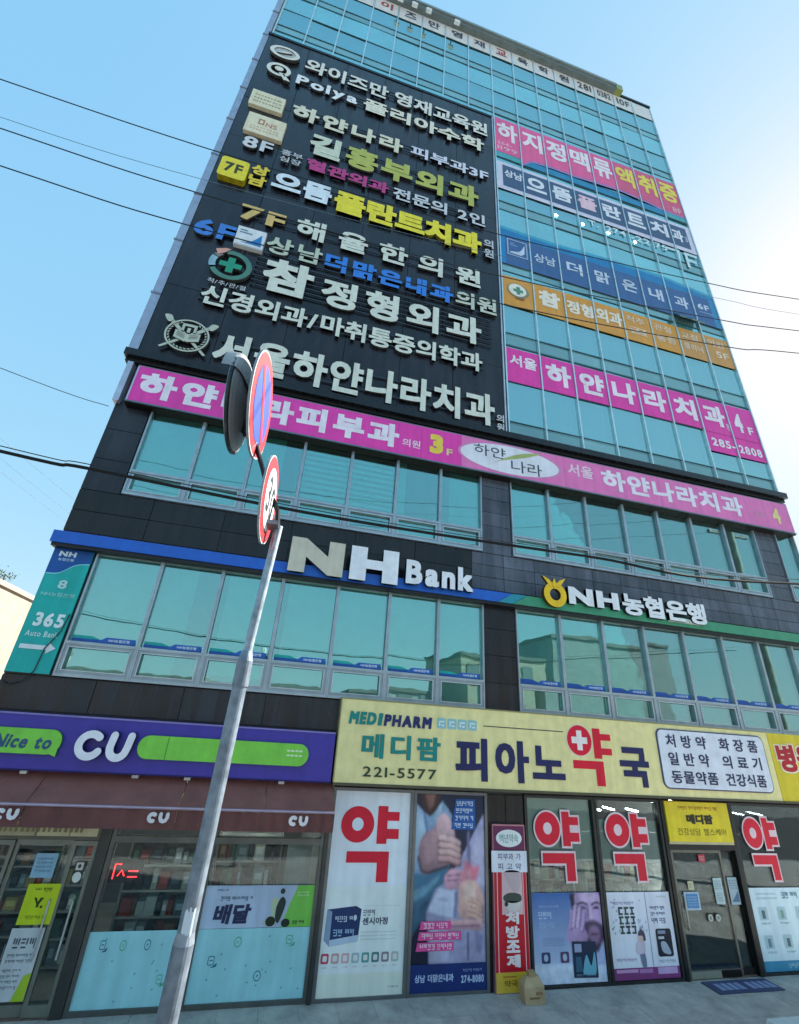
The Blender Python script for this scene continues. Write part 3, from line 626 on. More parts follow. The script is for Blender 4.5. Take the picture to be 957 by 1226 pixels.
# d: orange, sagging lower edge
t = banner('orange banner with a white and green cross logo at its left end')
def fd(q, i, a, b):
    q.poly([(a, 13.56-.0*i), (b, 13.56), (b, 14.72), (a, 14.72)], YB, '#dd9c3c' if i < 6 else '#d39a50')
def pd(q, i, a, b):
    y = YB-.008; c = '#f2ead8'
    if i == 0:
        cx, cz = (a+b)/2, 14.2; q.poly(ellipse(cx, cz, .33, .28), y, '#8a8468'); q.poly(ellipse(cx-.02, cz+.02, .27, .24), y-.002, '#ece9da'); k = .15; j = .055
        q.rect(cx-k, cx+k, cz-j, cz+j, y-.004, '#4f8d76'); q.rect(cx-j, cx+j, cz-k, cz+k, y-.005, '#4f8d76'); q.rect(cx-.1, cx+.16, cz-.34, cz-.27, y-.004, '#8a5a2c')
    elif i == 1: text(q, '참', a+.12, b-.12, 13.92, 14.54, y, c, off=.06)
    elif i == 2: text(q, '정형', a+.04, b-.02, 13.95, 14.46, y, c, off=.04)
    elif i == 3: text(q, '외과', a+.03, b-.02, 13.97, 14.5, y, c, off=.04)
    else:
        A, C = {4: ('척추', '골'), 5: ('관절', '통증'), 6: ('교정', '클리닉'), 7: ('의원', '5F')}[i]
        text(q, A, a+.1, b-.2, 14.3, 14.56, y, '#f0dcc2', off=.015); text(q, C, a+(.1 if i < 7 else .3), b-.12, 13.86, 14.12, y, '#f0dcc2', off=.015)
cells(t, fd, pd)
# e: magenta
t = banner('magenta window banner carrying a telephone number block')
MG = '#ea42aa'
def fe(q, i, a, b): q.rect(a, b, 10.9 if i < 6 else 10.24, 12.0, YB, MG)
def pe(q, i, a, b):
    y = YB-.008; c = '#f4e9f3'
    if i == 0: text(q, '서울', a+.08, b-.08, 11.42, 11.8, y, c, off=.03)
    elif i < 7: text(q, '하얀나라치과'[i-1], a+.12, b-.08, 11.12, 11.82, y, c, off=.045)
    else: text(q, '4', a+.18, a+.46, 11.1, 11.75, y, c, off=.05); text(q, 'F', a+.6, a+.78, 11.1, 11.36, y, c, off=.03)
    if i == 6: text(q, '285-', a+.14, b, 10.42, 10.68, y, c, off=.035); text(q, '의원', b-.1, b-.01, 11.06, 11.3, y, c)
    if i == 7: text(q, '2808', a+.06, b-.08, 10.38, 10.64, y, c, off=.035)
    if i > 5: q.rect(a, b, 10.86, 10.875, y, '#b8307f')
cells(t, fe, pe)
# f: white strip across all sixteen bays at the top
t = thing('window_banner', (4.2, -.03, 27.8), 'white lettered banner running under the whole roof edge', 'banner', 'window banners between the mullions of the curtain wall')
for i in range(16):
    a, b = bayx(i)+.026, bayx(i+1)-.026; q = MB(); q.rect(a, b, 27.79, 28.77, YB, '#dfdcd8' if i else '#9fb9c0')
    if i == 0: continue
    q.build('banner_panel', t)
    s_ = [None, None, '와', '이', '즈', '만', '영', '재', '교', '육', '학', '원', '281', '0382', '10F', None][i]
    if s_: q = MB(); n = len(s_) if ord(s_[0]) < 999 else 1; text(q, s_, a+(.22 if n == 1 else .14), b-(.22 if n == 1 else .12), 28.08, 28.6, YB-.006, '#a8443c' if i in (3, 8) else ('#3d4455' if i < 12 else '#4a463f'), off=.03); q.build('print', t)

# ================================================================== PINK BAND SIGN ABOVE THE THIRD STOREY
d = .2; t = thing('fascia_sign', (4.1, -.1, 8.2), 'long magenta band sign above the third storey windows with a white oval in its middle', 'sign')
a, c = near(-3.47, 8.23, d); b, e = near(12.17, 9.03, d)
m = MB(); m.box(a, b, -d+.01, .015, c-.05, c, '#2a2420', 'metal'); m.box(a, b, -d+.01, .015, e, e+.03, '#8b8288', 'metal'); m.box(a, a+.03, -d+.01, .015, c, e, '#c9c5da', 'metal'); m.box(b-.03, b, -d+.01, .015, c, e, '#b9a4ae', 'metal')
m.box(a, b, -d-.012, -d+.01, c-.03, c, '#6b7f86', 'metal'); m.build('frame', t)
edges = [a+.03, -.95, 1.62, 2.12, 3.0, 5.45, 7.95, 10.3, b-.03]
for i in range(len(edges)-1):
    q = MB(); q.box(edges[i]+.002, edges[i+1]-.002, -d, -d+.02, c+.001, e-.001, '#ea45b0' if i < 4 else '#ea7cbc'); q.build('face_panel', t)
c1 = '#f3e9f6'
def T(s_, x0, x1, z0, z1, col, off=.03, yy=0, **k):
    k_ = (CAM_D-d)/CAM_D; letters(t, s_, x0*k_, x1*k_, CAM_H+(z0-CAM_H)*k_, CAM_H+(z1-CAM_H)*k_, col, d=d+.006-yy, depth=.005, off=off, side=col, meas=False, **k)
T('하얀나라피부과', -3.35, 1.68, 8.36, 8.93, c1, .05, gap=.12); T('의원', 1.76, 2.15, 8.45, 8.64, c1, .01); T('3', 2.36, 2.66, 8.42, 8.9, '#f2d64a', .06); T('F', 2.74, 2.88, 8.44, 8.6, '#e9cf9a', .02)
T('서울', 5.68, 6.34, 8.58, 8.9, '#f3d6e8', .02); T('하얀나라치과', 6.56, 10.62, 8.4, 8.93, c1, .04, gap=.06); T('의원', 10.93, 11.28, 8.5, 8.66, '#e0a4c4', .01); T('4', 11.56, 11.8, 8.42, 8.85, '#f0dd8e', .04)
q = MB(); cx, cz = near(4.27, 8.64, d); q.poly(ellipse(cx, cz, 1.24, .37, 48), -d-.003, '#e08abf'); q.poly(ellipse(cx-.02, cz, 1.16, .345, 48), -d-.005, '#e8e8f2')
q.build('oval_logo', t); T('하얀', 3.37, 4.12, 8.62, 8.9, '#39424e', .0, -.004); T('나라', 4.25, 5.0, 8.36, 8.66, '#39424e', .0, -.004)
q = MB(); sw = [near(x, z, d) for x, z in smooth([(3.75, 8.43), (4.1, 8.66), (4.5, 8.85), (5.0, 8.97), (4.7, 8.82), (4.3, 8.68), (4.0, 8.58)])]; q.poly(sw, -d-.014, '#a9b76a'); q.build('leaf_stroke', t)

# ================================================================== BANK BAND AND LETTERS ABOVE THE SECOND STOREY
d = .22; t = thing('bank_band', (4.1, -.1, 5.4), 'slim projecting band sign, blue on the left half and green on the right half', 'sign')
a, c = near(-3.7, 5.42, d); b, e = near(12.4, 5.61, d); b = 12.05
m = MB()
m.prism([(a, c), (3.72, c), (4.02, e), (a, e)], -d, .015, '#1560c8', 'face'); m.build('blue_section', t)
m = MB(); m.prism([(3.73, c), (4.02, c), (4.32, e), (4.03, e)], -d, .015, '#1f8fa6', 'face'); m.build('teal_section', t)
m = MB(); m.prism([(4.03, c), (b, c), (b, e), (4.33, e)], -d, .015, '#3b9470', 'face'); m.build('green_section', t)
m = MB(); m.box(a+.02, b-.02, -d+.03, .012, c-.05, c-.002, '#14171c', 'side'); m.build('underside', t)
t = thing('bank_sign', (1.7, -.2, 5.45), 'large raised white NH Bank lettering over the blue band', 'sign', 'raised bank name signs')
letters(t, 'N', -.1, .85, 5.47, 6.1, '#cfc9b6', d=.34, depth=.1, off=.07, side=(.03, .04, .07)); letters(t, 'H', .97, 1.86, 5.47, 6.1, '#eceff6', d=.34, depth=.1, off=.07, side=(.03, .04, .07))
letters(t, 'Bank', 2.01, 3.34, 5.53, 5.99, '#eceff6', d=.34, depth=.09, off=.045, side=(.03, .04, .07))
t = thing('bank_sign', (6.7, -.2, 5.5), 'raised white NH and Korean lettering after a yellow knot mark over the green band', 'sign', 'raised bank name signs')
letters(t, 'NH', 5.38, 6.54, 5.58, 5.93, '#eceff4', d=.3, depth=.08, off=.055, side=(.03, .03, .04)); letters(t, '농협은행', 6.62, 8.7, 5.52, 5.97, '#eceff4', d=.3, depth=.08, off=.04, side=(.03, .03, .04))
cx, cz = 5.08, 5.72
annulus(t, cx, cz, .25, .12, .32, .09, '#f2c50f', name='yellow_ring', side='#4b3c08')
for s_ in (-1, 1): plate(t, [(cx+s_*.02, cz+.2), (cx+s_*.1, cz+.14), (cx+s_*.26, cz+.36), (cx+s_*.12, cz+.3)], .325, .06, '#f2c50f', 'yellow_leaf', side='#4b3c08')
plate(t, [(cx-.05, cz+.22), (cx, cz+.1), (cx+.05, cz+.22), (cx, cz+.34)], .33, .05, '#f2c50f', 'yellow_tip', side='#4b3c08')
a, c = near(7.7, 5.5, .26); b, e = near(8.52, 5.59, .26); q = MB(); 
for k in range(9): q.box(a+k*.085, a+k*.085+.07, -.26, -.23, c, e, '#cfd6cf', 'face')
q.build('small_lettering', t)

# vertical teal sign at the left corner of the second storey
t = thing('panel_sign', (-3.27, -.03, 3.52), 'tall teal corner panel reading 365 above a white arrow pointing right', 'sign')
q = MB(); q.box(-3.56, -3.02, -.05, -.02, 3.52, 5.33, '#1bb2ac'); q.build('board', t)
q = MB(); y = -.055
q.poly([(-3.56, 5.33), (-3.02, 5.33)]+smooth([(-3.02, 5.12), (-3.2, 5.08), (-3.38, 4.94), (-3.56, 4.92)], 5, False), y, '#1556a4'); q.poly(smooth([(-3.02, 5.12), (-3.2, 5.08), (-3.38, 4.94), (-3.56, 4.92)], 5, False)+smooth([(-3.56, 4.9), (-3.38, 4.92), (-3.2, 5.06), (-3.02, 5.1)], 5, False), y-.001, '#7fd3e0')
text(q, 'NH', -3.47, -3.24, 5.19, 5.27, y-.003, '#dcecf8', off=.05); text(q, '농협은행', -3.46, -3.25, 5.12, 5.165, y-.003, '#b9d6ee', off=.02)
text(q, '8', -3.33, -3.21, 4.7, 4.83, y-.003, '#bfe9e6', off=.03); text(q, 'NH농협은행', -3.5, -3.06, 4.58, 4.64, y-.003, '#9fe0dc', off=.01)
text(q, '365', -3.45, -3.07, 4.14, 4.34, y-.003, '#e8f6f6', off=.04); text(q, 'Auto Bank', -3.49, -3.08, 4.0, 4.08, y-.003, '#cdeeee', off=.02)
q.poly([(-3.5, 3.83), (-3.16, 3.83), (-3.16, 3.78), (-3.05, 3.86), (-3.16, 3.94), (-3.16, 3.89), (-3.5, 3.89)], y-.003, '#e3ecf0'); q.build('print', t)
q = MB(); q.tube([(-3.03, -.07, 4.35), (-3.06, -.07, 4.1), (-3.18, -.07, 3.85), (-3.2, -.07, 3.55), (-3.3, -.06, 3.42), (-3.45, -.06, 3.36), (-3.57, -.06, 3.4)], .008, '#1d2226', 'side', n=5)
o = q.build('cable'); tag(o, 'thin black cable drooping down over the teal corner panel', 'cable')

# ================================================================== CONVENIENCE STORE (left half of the ground floor)
def stroke(pts, w, n=6):
    """rounded thick line as one outline in x,z"""
    L_, R_ = [], []
    for i, p in enumerate(pts):
        a = pts[max(i-1, 0)]; b = pts[min(i+1, len(pts)-1)]; t = math.atan2(b[1]-a[1], b[0]-a[0]); nx, nz_ = -math.sin(t), math.cos(t)
        L_.append((p[0]+nx*w/2, p[1]+nz_*w/2)); R_.append((p[0]-nx*w/2, p[1]-nz_*w/2))
    def cap(p, t): return [(p[0]+w/2*math.cos(t+math.pi/2-math.pi*k/n), p[1]+w/2*math.sin(t+math.pi/2-math.pi*k/n)) for k in range(1, n)]
    te = math.atan2(pts[-1][1]-pts[-2][1], pts[-1][0]-pts[-2][0]); ts = math.atan2(pts[0][1]-pts[1][1], pts[0][0]-pts[1][0])
    return L_+cap(pts[-1], te)+R_[::-1]+cap(pts[0], ts)
def N(pts, d): return [near(x, z, d) for x, z in pts]
PUR, LIME = '#3f34a0', '#80d24a'
d = .2; t = thing('shop_sign', (-1.3, -.1, 2.4), 'purple shop sign with lime pill shapes around raised white CU letters', 'sign')
a, c = near(-3.7, 2.36, d); b, e = near(1.05, 3.03, d)
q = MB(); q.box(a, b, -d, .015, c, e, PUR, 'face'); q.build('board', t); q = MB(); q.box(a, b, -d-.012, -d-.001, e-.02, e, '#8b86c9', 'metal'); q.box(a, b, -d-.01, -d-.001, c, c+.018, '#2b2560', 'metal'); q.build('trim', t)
q = MB(); q.prism(N(rrect(-4.0, -2.6, 2.55, 2.845, .14)+[], d+.05), -d-.05, -d-.001, LIME, 'face', side='#3f7a22'); q.prism(N([(-2.74, 2.57), (-2.62, 2.62), (-2.62, 2.53)], d+.05), -d-.049, -d-.001, LIME, 'face', side='#3f7a22'); q.build('left_pill', t)
letters(t, 'Nice to', -3.38, -2.72, 2.61, 2.77, '#25507c', d=d+.056, depth=.006, off=.03, side='#25507c', shear=.15)
q = MB(); q.prism(N(rrect(-1.66, .68, 2.555, 2.845, .14), d+.05), -d-.05, -d-.001, LIME, 'face', side='#3f7a22'); q.box(near(-1.28, 0, d)[0], near(-1.27, 0, d)[0], -d-.053, -d-.0505, near(0, 2.56, d)[1], near(0, 2.84, d)[1], '#4c8f2a')
for k in range(2):
    for j in range(4): a, c = near(.36+j*.06, 2.74-k*.06, d+.05); q.box(a, a+.045, -d-.0535, -d-.0505, c, c+.02, '#dff0cf')
q.build('right_pill', t)
arc = [(-2.25+.135*math.cos(math.radians(g)), 2.685+.135*math.sin(math.radians(g))) for g in range(48, 330, 14)]
U = [(-1.98, 2.82), (-2.0, 2.68)]+[(-1.895+.1*math.cos(math.radians(g)), 2.65+.1*math.sin(math.radians(g))) for g in range(185, 350, 16)]+[(-1.785, 2.68), (-1.765, 2.82)]
for nm, p in (('letter', arc), ('letter', U)): q = MB(); q.prism(N(stroke(p, .095), d+.12), -d-.12, -d-.02, '#f0eef8', 'face', side='#2a2548'); q.build(nm, t)

t = thing('awning', (-1.3, -.2, 1.85), 'maroon fabric awning with white CU letters on its hanging edge', 'awning')
AW, ZF0, ZF1 = -.46, near(0, 2.0, .44)[1], near(0, 1.76, .44)[1]
xa, xb = -3.75, near(1.16, 0, .44)[0]
q = MB()
cols = [xa, -2.6, -.9, .15, xb]
for i in range(4):
    a, b = cols[i]+.003, cols[i+1]-.003; n = 8
    P = [(a+(b-a)*j/n, y, z-.012*math.sin(j*1.9+k)*(k == 1)) for k, (y, z) in enumerate(((-.06, 2.37), (-.26, 2.215), (AW, ZF0+.01))) for j in range(n+1)]
    P += [(x, y, z-.012) for x, y, z in P]; m_ = 3*(n+1)
    q = MB(); q.add(P, [(k*(n+1)+j, k*(n+1)+j+1, (k+1)*(n+1)+j+1, (k+1)*(n+1)+j) for k in range(2) for j in range(n)]+[(m_+k*(n+1)+j, m_+(k+1)*(n+1)+j, m_+(k+1)*(n+1)+j+1, m_+k*(n+1)+j+1) for k in range(2) for j in range(n)], '#8a5750', 'fabric'); q.build('canopy_panel', t)
    q = MB(); P = [(a+(b-a)*j/16, AW-.004+.014*math.sin(j*2.3+i), z) for z in (ZF1, ZF0-.02) for j in range(17)]; q.add(P, [(j, j+1, 17+j+1, 17+j) for j in range(16)], '#6c413f', 'fabric'); q.build('valance', t)
q = MB(); q.tube([(xa, AW-.012, ZF0), (xb, AW-.012, ZF0)], .017, '#c9a9b8', 'metal', n=8); q.build('front_bar', t)
q = MB(); q.tube([(xb-.01, -.05, 2.3), (xb-.01, AW, ZF0-.02)], .014, '#3a3038', 'metal'); q.add([(xb, -.06, 2.37), (xb, AW, ZF0), (xb, AW, ZF1), (xb, -.06, 2.08)], [(0, 1, 2, 3)], '#533243', 'fabric'); q.build('end_flap', t)
q = MB()
for x in (-2.9, -1.6, -.95, .3): q.box(x, x+.08, -.14, -.03, 2.34, 2.38, '#c9ccd0', 'metal')
q.build('bracket', t)
for x in (-3.05, -1.3, .53):
    z0 = near(0, 1.84, .46)[1]; z1 = near(0, 1.945, .46)[1]; kx = x*.94
    for p in ([(kx+.055+.04*math.cos(math.radians(g)), (z0+z1)/2+.038*math.sin(math.radians(g))) for g in range(50, 320, 30)], [(kx+.145, z1-.012), (kx+.145, (z0+z1)/2), (kx+.16, z0+.02), (kx+.185, z0+.012), (kx+.21, z0+.02), (kx+.225, (z0+z1)/2), (kx+.225, z1-.012)]):
        q = MB(); q.prism(stroke(p, .042, 4), AW-.03, AW-.022, '#e5dfe4', 'face'); q.build('letter', t)

def frame_bars(q, bars, y0, y1, col, fin='metal'):
    for x0, x1, z0, z1 in bars: q.box(x0, x1, y0, y1, z0, z1, col, fin)
def glaze(parent, x0, x1, z0, z1, y=.0):
    q = MB(); q.box(-(x1-x0)/2, (x1-x0)/2, 0, .012, 0, z1-z0, (.9, .9, .9), 'shopglass')
    o = bpy.data.objects.new('pane', q.mesh('pane', (0, 0, 0))); COL.objects.link(o); place(o, ((x0+x1)/2, y, z0), parent); return o
FR = '#696c6a'
# shop windows of the store
for x0, x1 in ((-1.66, -.46), (-.44, 1.05)):
    q = MB(); frame_bars(q, [(x0, x0+.05, .0, 2.3), (x1-.05, x1, .0, 2.3), (x0+.051, x1-.051, 0, .05), (x0+.051, x1-.051, 1.62, 1.69), (x0+.051, x1-.051, 2.24, 2.3)], -.03, .06, FR)
    wd = q.build('shop_window', B); glaze(wd, x0+.05, x1-.05, .05, 1.62, .01); glaze(wd, x0+.05, x1-.05, 1.69, 2.24, .01)
q = MB(); frame_bars(q, [(-1.79, -1.665, 0, 2.3)], -.05, .07, '#4a4c4a'); q.build('shop_front_post', B); q = MB(); q.box(1.052, 1.105, -.06, .29, 0, 2.3, '#474a4b', 'metal'); q.build('shop_front_post', B)
q = MB(); q.box(XL, -1.795, -.04, .06, 1.64, 1.86, '#6b6a60', 'metal'); 
hd = q.build('door_header', B)
q = MB()
for a, b in ((-3.4, -2.98), (-2.96, -2.53), (-2.51, -2.15), (-2.14, -1.83)): q.rect(a, b, 1.68, 1.83, -.044, '#d6cda6' if a > -2.9 else '#bdb592')
for k in range(22): q.rect(-3.3+k*.06, -3.3+k*.06+random.uniform(.02, .045), 1.72, 1.79, -.047, '#8f875f')
q.build('header_print', hd)
for i, (x0, x1, yy) in enumerate(((-3.42, -2.72, .0), (-2.71, -2.06, .03), (-2.08, -1.8, .0))):
    q = MB(); frame_bars(q, [(x0, x0+.04, 0.02, 1.63), (x1-.04, x1, .02, 1.63), (x0+.041, x1-.041, .02, .12), (x0+.041, x1-.041, 1.58, 1.63)], yy-.02, yy+.02, '#85887f')
    dr = q.build('shop_door', B); glaze(dr, x0+.04, x1-.04, .12, 1.58, yy)
    q = MB(); q.tube([(x1-.08, yy-.03, .5), (x1-.08, yy-.07, .52), (x1-.08, yy-.07, 1.05), (x1-.08, yy-.03, 1.07)], .012, '#c6c9c6'); q.build('handle', dr)

LAST = {}
def poster(name, label, cat, x0, x1, z0, z1, y, bgc, art, group=None, sheet='sheet', fin='print', th=.006):
    """thin printed sheet; art(q, P, y) draws flat colours in sheet coordinates 0..1"""
    t = thing(name, ((x0+x1)/2, y, z0), label, cat, group); LAST[name] = t.name
    q = MB(); q.box(x0, x1, y, y+th, z0, z1, bgc, fin); q.build(sheet, t)
    q = MB(); art(q, lambda pts: [(x0+u*(x1-x0), z0+v*(z1-z0)) for u, v in pts], y-.003)
    if q.v: q.build('print', t)
    return t
def bars(q, P, y, u0, u1, v0, v1, n, col, seed=1, h=.55):
    """rows of tiny stroke clusters: print too small to read"""
    R = random.Random(seed); (xa, za), (xb, zb) = P([(u0, v0), (u1, v1)]); rh = (zb-za)/n
    for k in range(n):
        hh = rh*h; z = zb-rh*(k+1)+(rh-hh)/2; x = xa; cw = max(hh*.82, .011); t = min(hh, cw)*.2; left = R.randint(2, 5)
        while x < xb-cw*.8:
            m_ = R.randint(0, 15); F = []
            F.append((x+cw*.08, x+cw*.6, z+hh*.8, z+hh*.8+t) if m_ & 1 else (x+cw*.1, x+cw*.1+t, z+hh*.42, z+hh))
            F.append((x+cw*.08, x+cw*.58, z+hh*.45, z+hh*.45+t) if m_ & 2 else (x+cw*.42, x+cw*.42+t, z+hh*.4, z+hh*.95))
            F.append((x+cw*.76, x+cw*.76+t, z+(0 if m_ & 4 else hh*.35), z+hh))
            if m_ & 8: F.append((x+cw*.15, x+cw*.85, z, z+t))
            for i_, f in enumerate(F): q.rect(*f, y-.0001*i_, col)
            x += cw*1.12; left -= 1
            if left == 0: x += cw*.5; left = R.randint(2, 5)
def PT(q, P, s_, u0, u1, v0, v1, y, col, **k):
    (a, c), (b, e) = P([(u0, v0), (u1, v1)]); text(q, s_, a, b, c, e, y, col, **k)
CY = '#9ed6de'
def deco(seed):
    def f(q, P, y):
        R = random.Random(seed)
        for k in range(4):
            u, v = .15+.22*k+R.uniform(-.04, .04), R.choice((.28, .5, .76)); c = '#5fae86' if k % 2 else '#3b6f8c'
            w_, h = .035, .08
            if k % 3 == 0:
                q.poly(P(rrect(u, u+w_*1.6, v, v+h*1.6, .02)), y, c); q.poly(P(rrect(u+.006, u+w_*1.6-.006, v+.012, v+h*1.6-.012, .015)), y-.001, CY); q.poly(P([(u+.015, v+.06), (u+.042, v+.06), (u+.042, v+.075), (u+.015, v+.075)]), y-.002, c)
                q.poly(P(smooth([(u+.03, v-.03), (u+.075, v-.02), (u+.08, v+.03), (u+.065, v+.01), (u+.045, v-.015)])), y-.002, c)
            else:
                q.poly(P(ellipse(u+.02, v+.05, .032, .075, 18)), y, c); q.poly(P(ellipse(u+.02, v+.05, .026, .06, 18)), y-.001, CY); q.poly(P([(u+.01, v+.02), (u+.03, v+.06), (u+.02, v+.06), (u+.03, v+.09), (u+.008, v+.045), (u+.018, v+.045)]), y-.002, c)
        for k in range(14):
            u, v = R.uniform(.04, .95), R.uniform(.06, .95); q.poly(P([(u, v), (u+.012, v+.02), (u+.006, v+.035), (u-.004, v+.012)]), y, '#4f93a8')
    return f
poster('window_poster', 'pale turquoise window film with line icons, left of the galvanised pole', 'window film', -1.61, -.51, .05, .735, -.008, CY, deco(3), 'turquoise window films of the store')
poster('window_poster', 'pale turquoise window film with line icons, right of the galvanised pole', 'window film', -.39, 1.0, .05, .735, -.008, CY, deco(8), 'turquoise window films of the store')
def a_del(q, P, y):
    q.poly(P([(.72, 0), (1, 0), (1, 1), (.84, 1), (.78, .55)]), y, '#79c452'); q.poly(P([(.0, 0), (.5, 0), (.42, .95), (0, .95)]), y, '#b4c6de')
    q.poly(P(smooth([(.55, .1), (.62, .3), (.6, .6), (.66, .7), (.7, .5), (.68, .1)])), y-.001, '#b9c7a8')
    q.poly(P(smooth([(.66, .5), (.7, .72), (.74, .6), (.72, .3), (.69, .1), (.66, .2)])), y-.002, '#2b3a35'); q.poly(P(ellipse(.7, .86, .022, .07, 14)), y-.002, '#2b3a35'); q.poly(P(ellipse(.62, .14, .045, .12, 16)), y-.003, '#233029')
    q.poly(P(ellipse(.76, .1, .04, .1, 16)), y-.003, '#233029')
    PT(q, P, '배달', .1, .42, .1, .56, y-.004, '#2b3156', off=.045, shear=.12); bars(q, P, y-.004, .14, .44, .63, .76, 1, '#42506e', 4, .8)
    bars(q, P, y-.004, .1, .2, .86, .93, 1, '#42506e', 5, .8); bars(q, P, y-.004, .84, .96, .72, .86, 2, '#d9efc8', 8); bars(q, P, y-.004, .82, .93, .06, .16, 1, '#27402a', 6, .9)
poster('window_poster', 'delivery poster with bold dark lettering and a green corner above the film', 'poster', -.39, 1.0, .74, 1.17, -.008, '#aebdd6', a_del)
def a_yel(q, P, y):
    bars(q, P, y, .25, .75, .8, .92, 1, '#3b4a10', 2, .8); q.poly(P([(.42, .42), (.5, .42), (.5, .5), (.6, .66), (.5, .66), (.44, .55), (.38, .66), (.3, .66), (.42, .5)]), y, '#2d3a10'); q.poly(P([(.55, .4), (.62, .4), (.62, .46), (.55, .46)]), y, '#2d3a10'); bars(q, P, y, .2, .8, .12, .24, 1, '#7d8f10', 3, .7)
poster('door_poster', 'bright yellow green poster stuck on the store door', 'poster', -2.42, -2.07, .82, 1.2, -.022, '#c3d321', a_yel)
def a_not(q, P, y):
    bars(q, P, y, .15, .88, .7, .88, 1, '#4a5360', 12, .8); bars(q, P, y, .1, .9, .5, .66, 2, '#69727d', 4); bars(q, P, y, .1, .7, .15, .45, 4, '#69727d', 7)
    q.poly(P([(.62, 0), (1, 0), (1, .38), (.8, .34)]), y-.001, '#a3bf2f')
poster('door_poster', 'white notice with a green corner, low on the store door', 'poster', -2.44, -2.1, .16, .79, -.022, '#c3c8cc', a_not)
poster('door_poster', 'white notice on the leftmost store door leaf', 'poster', -2.98, -2.6, .2, .8, -.03, '#b3b8ba', lambda q, P, y: (bars(q, P, y, .1, .9, .6, .9, 3, '#6b737d', 9), bars(q, P, y, .1, .8, .1, .5, 4, '#6b737d', 5)))
poster('door_poster', 'small pale blue notice above the yellow green poster', 'poster', -2.44, -2.2, 1.26, 1.5, -.022, '#8fb6cc', lambda q, P, y: bars(q, P, y, .12, .88, .2, .85, 4, '#4c7391', 4))
poster('door_poster', 'white round sticker beside the store door frame', 'sticker', -1.985, -1.87, 1.2, 1.42, -.03, '#3b3b38', lambda q, P, y: (q.poly(P(ellipse(.5, .3, .42, .24, 18)), y, '#d9dcd6'), q.poly(P([(.15, .62), (.85, .62), (.85, .97), (.15, .97)]), y, '#cfcac4'), q.poly(P(ellipse(.5, .8, .16, .1, 12)), y-.001, '#3a3a3a')))

# interior of the store and of the pharmacy
def shelving(x0, x1, y, z1, rows, pal, label, seed, wood='#8d8b84', dp=.28):
    t = thing('display_shelf', ((x0+x1)/2, y, 0), label, 'shelf', 'display shelves seen through the shop windows'); R = random.Random(seed)
    q = MB(); q.box(x0, x0+.03, y, y+dp, .015, z1, wood, 'wall'); q.box(x1-.03, x1, y, y+dp, .015, z1, wood, 'wall'); q.box(x0+.031, x1-.031, y+dp-.02, y+dp, .015, z1, wood, 'wall'); q.build('frame', t)
    for k in range(rows+1):
        z = .05+(z1-.08)*k/rows; q = MB(); q.box(x0+.032, x1-.032, y, y+dp-.025, z, z+.02, '#b9bcb8', 'metal'); q.build('shelf_board', t)
    q = MB()
    for k in range(rows):
        z = .072+(z1-.08)*k/rows; hmax = (z1-.08)/rows-.04; x = x0+.05
        while x < x1-.1:
            w_ = R.uniform(.04, .15); h = hmax*R.uniform(.5, .98)
            c = lin(R.choice(pal)); g = R.uniform(.5, 1.0); yy = y+.02+R.uniform(0, .05); q.box(x, x+w_, yy, y+dp-.05, z, z+h, tuple(v*g for v in c), 'print')
            if R.random() < .6: q.box(x+w_*.15, x+w_*.85, yy-.002, yy-.0005, z+h*.3, z+h*.7, tuple(min(1, v*1.6+.03) for v in c), 'print')
            x += w_+R.uniform(.003, .02)
    q.build('products', t, kind='stuff')
PAL = ['#7f98a3', '#c9d2d0', '#20282e', '#a8423a', '#3f7c5c', '#d4bd6c', '#161c24', '#eeeee6', '#3d4a58', '#8a6238', '#1d2226', '#dfe3de']
PALM = ['#dfe3df', '#c7d3cd', '#9fb7b2', '#e6e6e2', '#6d9cab', '#cfd6c2', '#b5574f', '#4f7f8f', '#d9cf9b']
shelving(-1.55, -.55, .75, 1.5, 5, PAL, 'dark display shelf of packed goods behind the store window left of the pole', 1)
shelving(-.4, .55, .8, 1.55, 5, PAL, 'dark display shelf of packed goods behind the delivery poster', 2)
shelving(-3.3, -2.5, 1.2, 1.6, 6, PAL, 'display shelf of packed goods behind the leftmost store door', 3)
shelving(-2.4, -1.85, 1.0, 1.5, 5, PAL, 'narrow display shelf of packed goods behind the store door with the yellow poster', 4)
q = MB(); q.box(-1.6, 1.0, .5, .53, 1.74, 2.1, '#a39a72', 'wall'); q.box(.6, .95, .4, .44, .05, 1.6, '#a5adab', 'wall'); q.build('interior_panel', B)
t = thing('neon_sign', (-1.43, .09, 1.2), 'dark panel with thin red neon lines inside the store window', 'sign')
q = MB(); q.box(-1.6, -1.22, .09, .11, 1.18, 1.42, '#1c0f12', 'face'); q.build('panel', t); q = MB()
for p in ([(-1.55, 1.22), (-1.55, 1.37), (-1.48, 1.37)], [(-1.5, 1.25), (-1.46, 1.31), (-1.42, 1.25)], [(-1.38, 1.24), (-1.27, 1.24)], [(-1.38, 1.3), (-1.27, 1.3)]): q.tube([(x, .08, z) for x, z in p], .006, (.25, .006, .008), 'emit', n=5)
q.build('neon_tube', t)
shelving(4.25, 5.35, .55, 1.42, 4, PALM, 'white cabinet of medicine boxes behind the first pharmacy window', 5, '#c9cfca')
shelving(5.55, 6.6, .55, 1.45, 4, PALM, 'white cabinet of medicine boxes behind the second pharmacy window', 6, '#c9cfca')
shelving(8.3, 9.4, 1.3, 1.5, 5, PALM, 'cabinet of medicine boxes behind the right pharmacy window', 7, '#8c938f')
shelving(6.85, 7.75, .85, 1.5, 6, PAL, 'dark cabinet of small packages straight behind the pharmacy door', 8, '#33362f')
shelving(7.8, 8.3, 1.5, 1.6, 6, PAL, 'rear cabinet of medicine boxes behind the right side of the door', 9, '#6c726e')
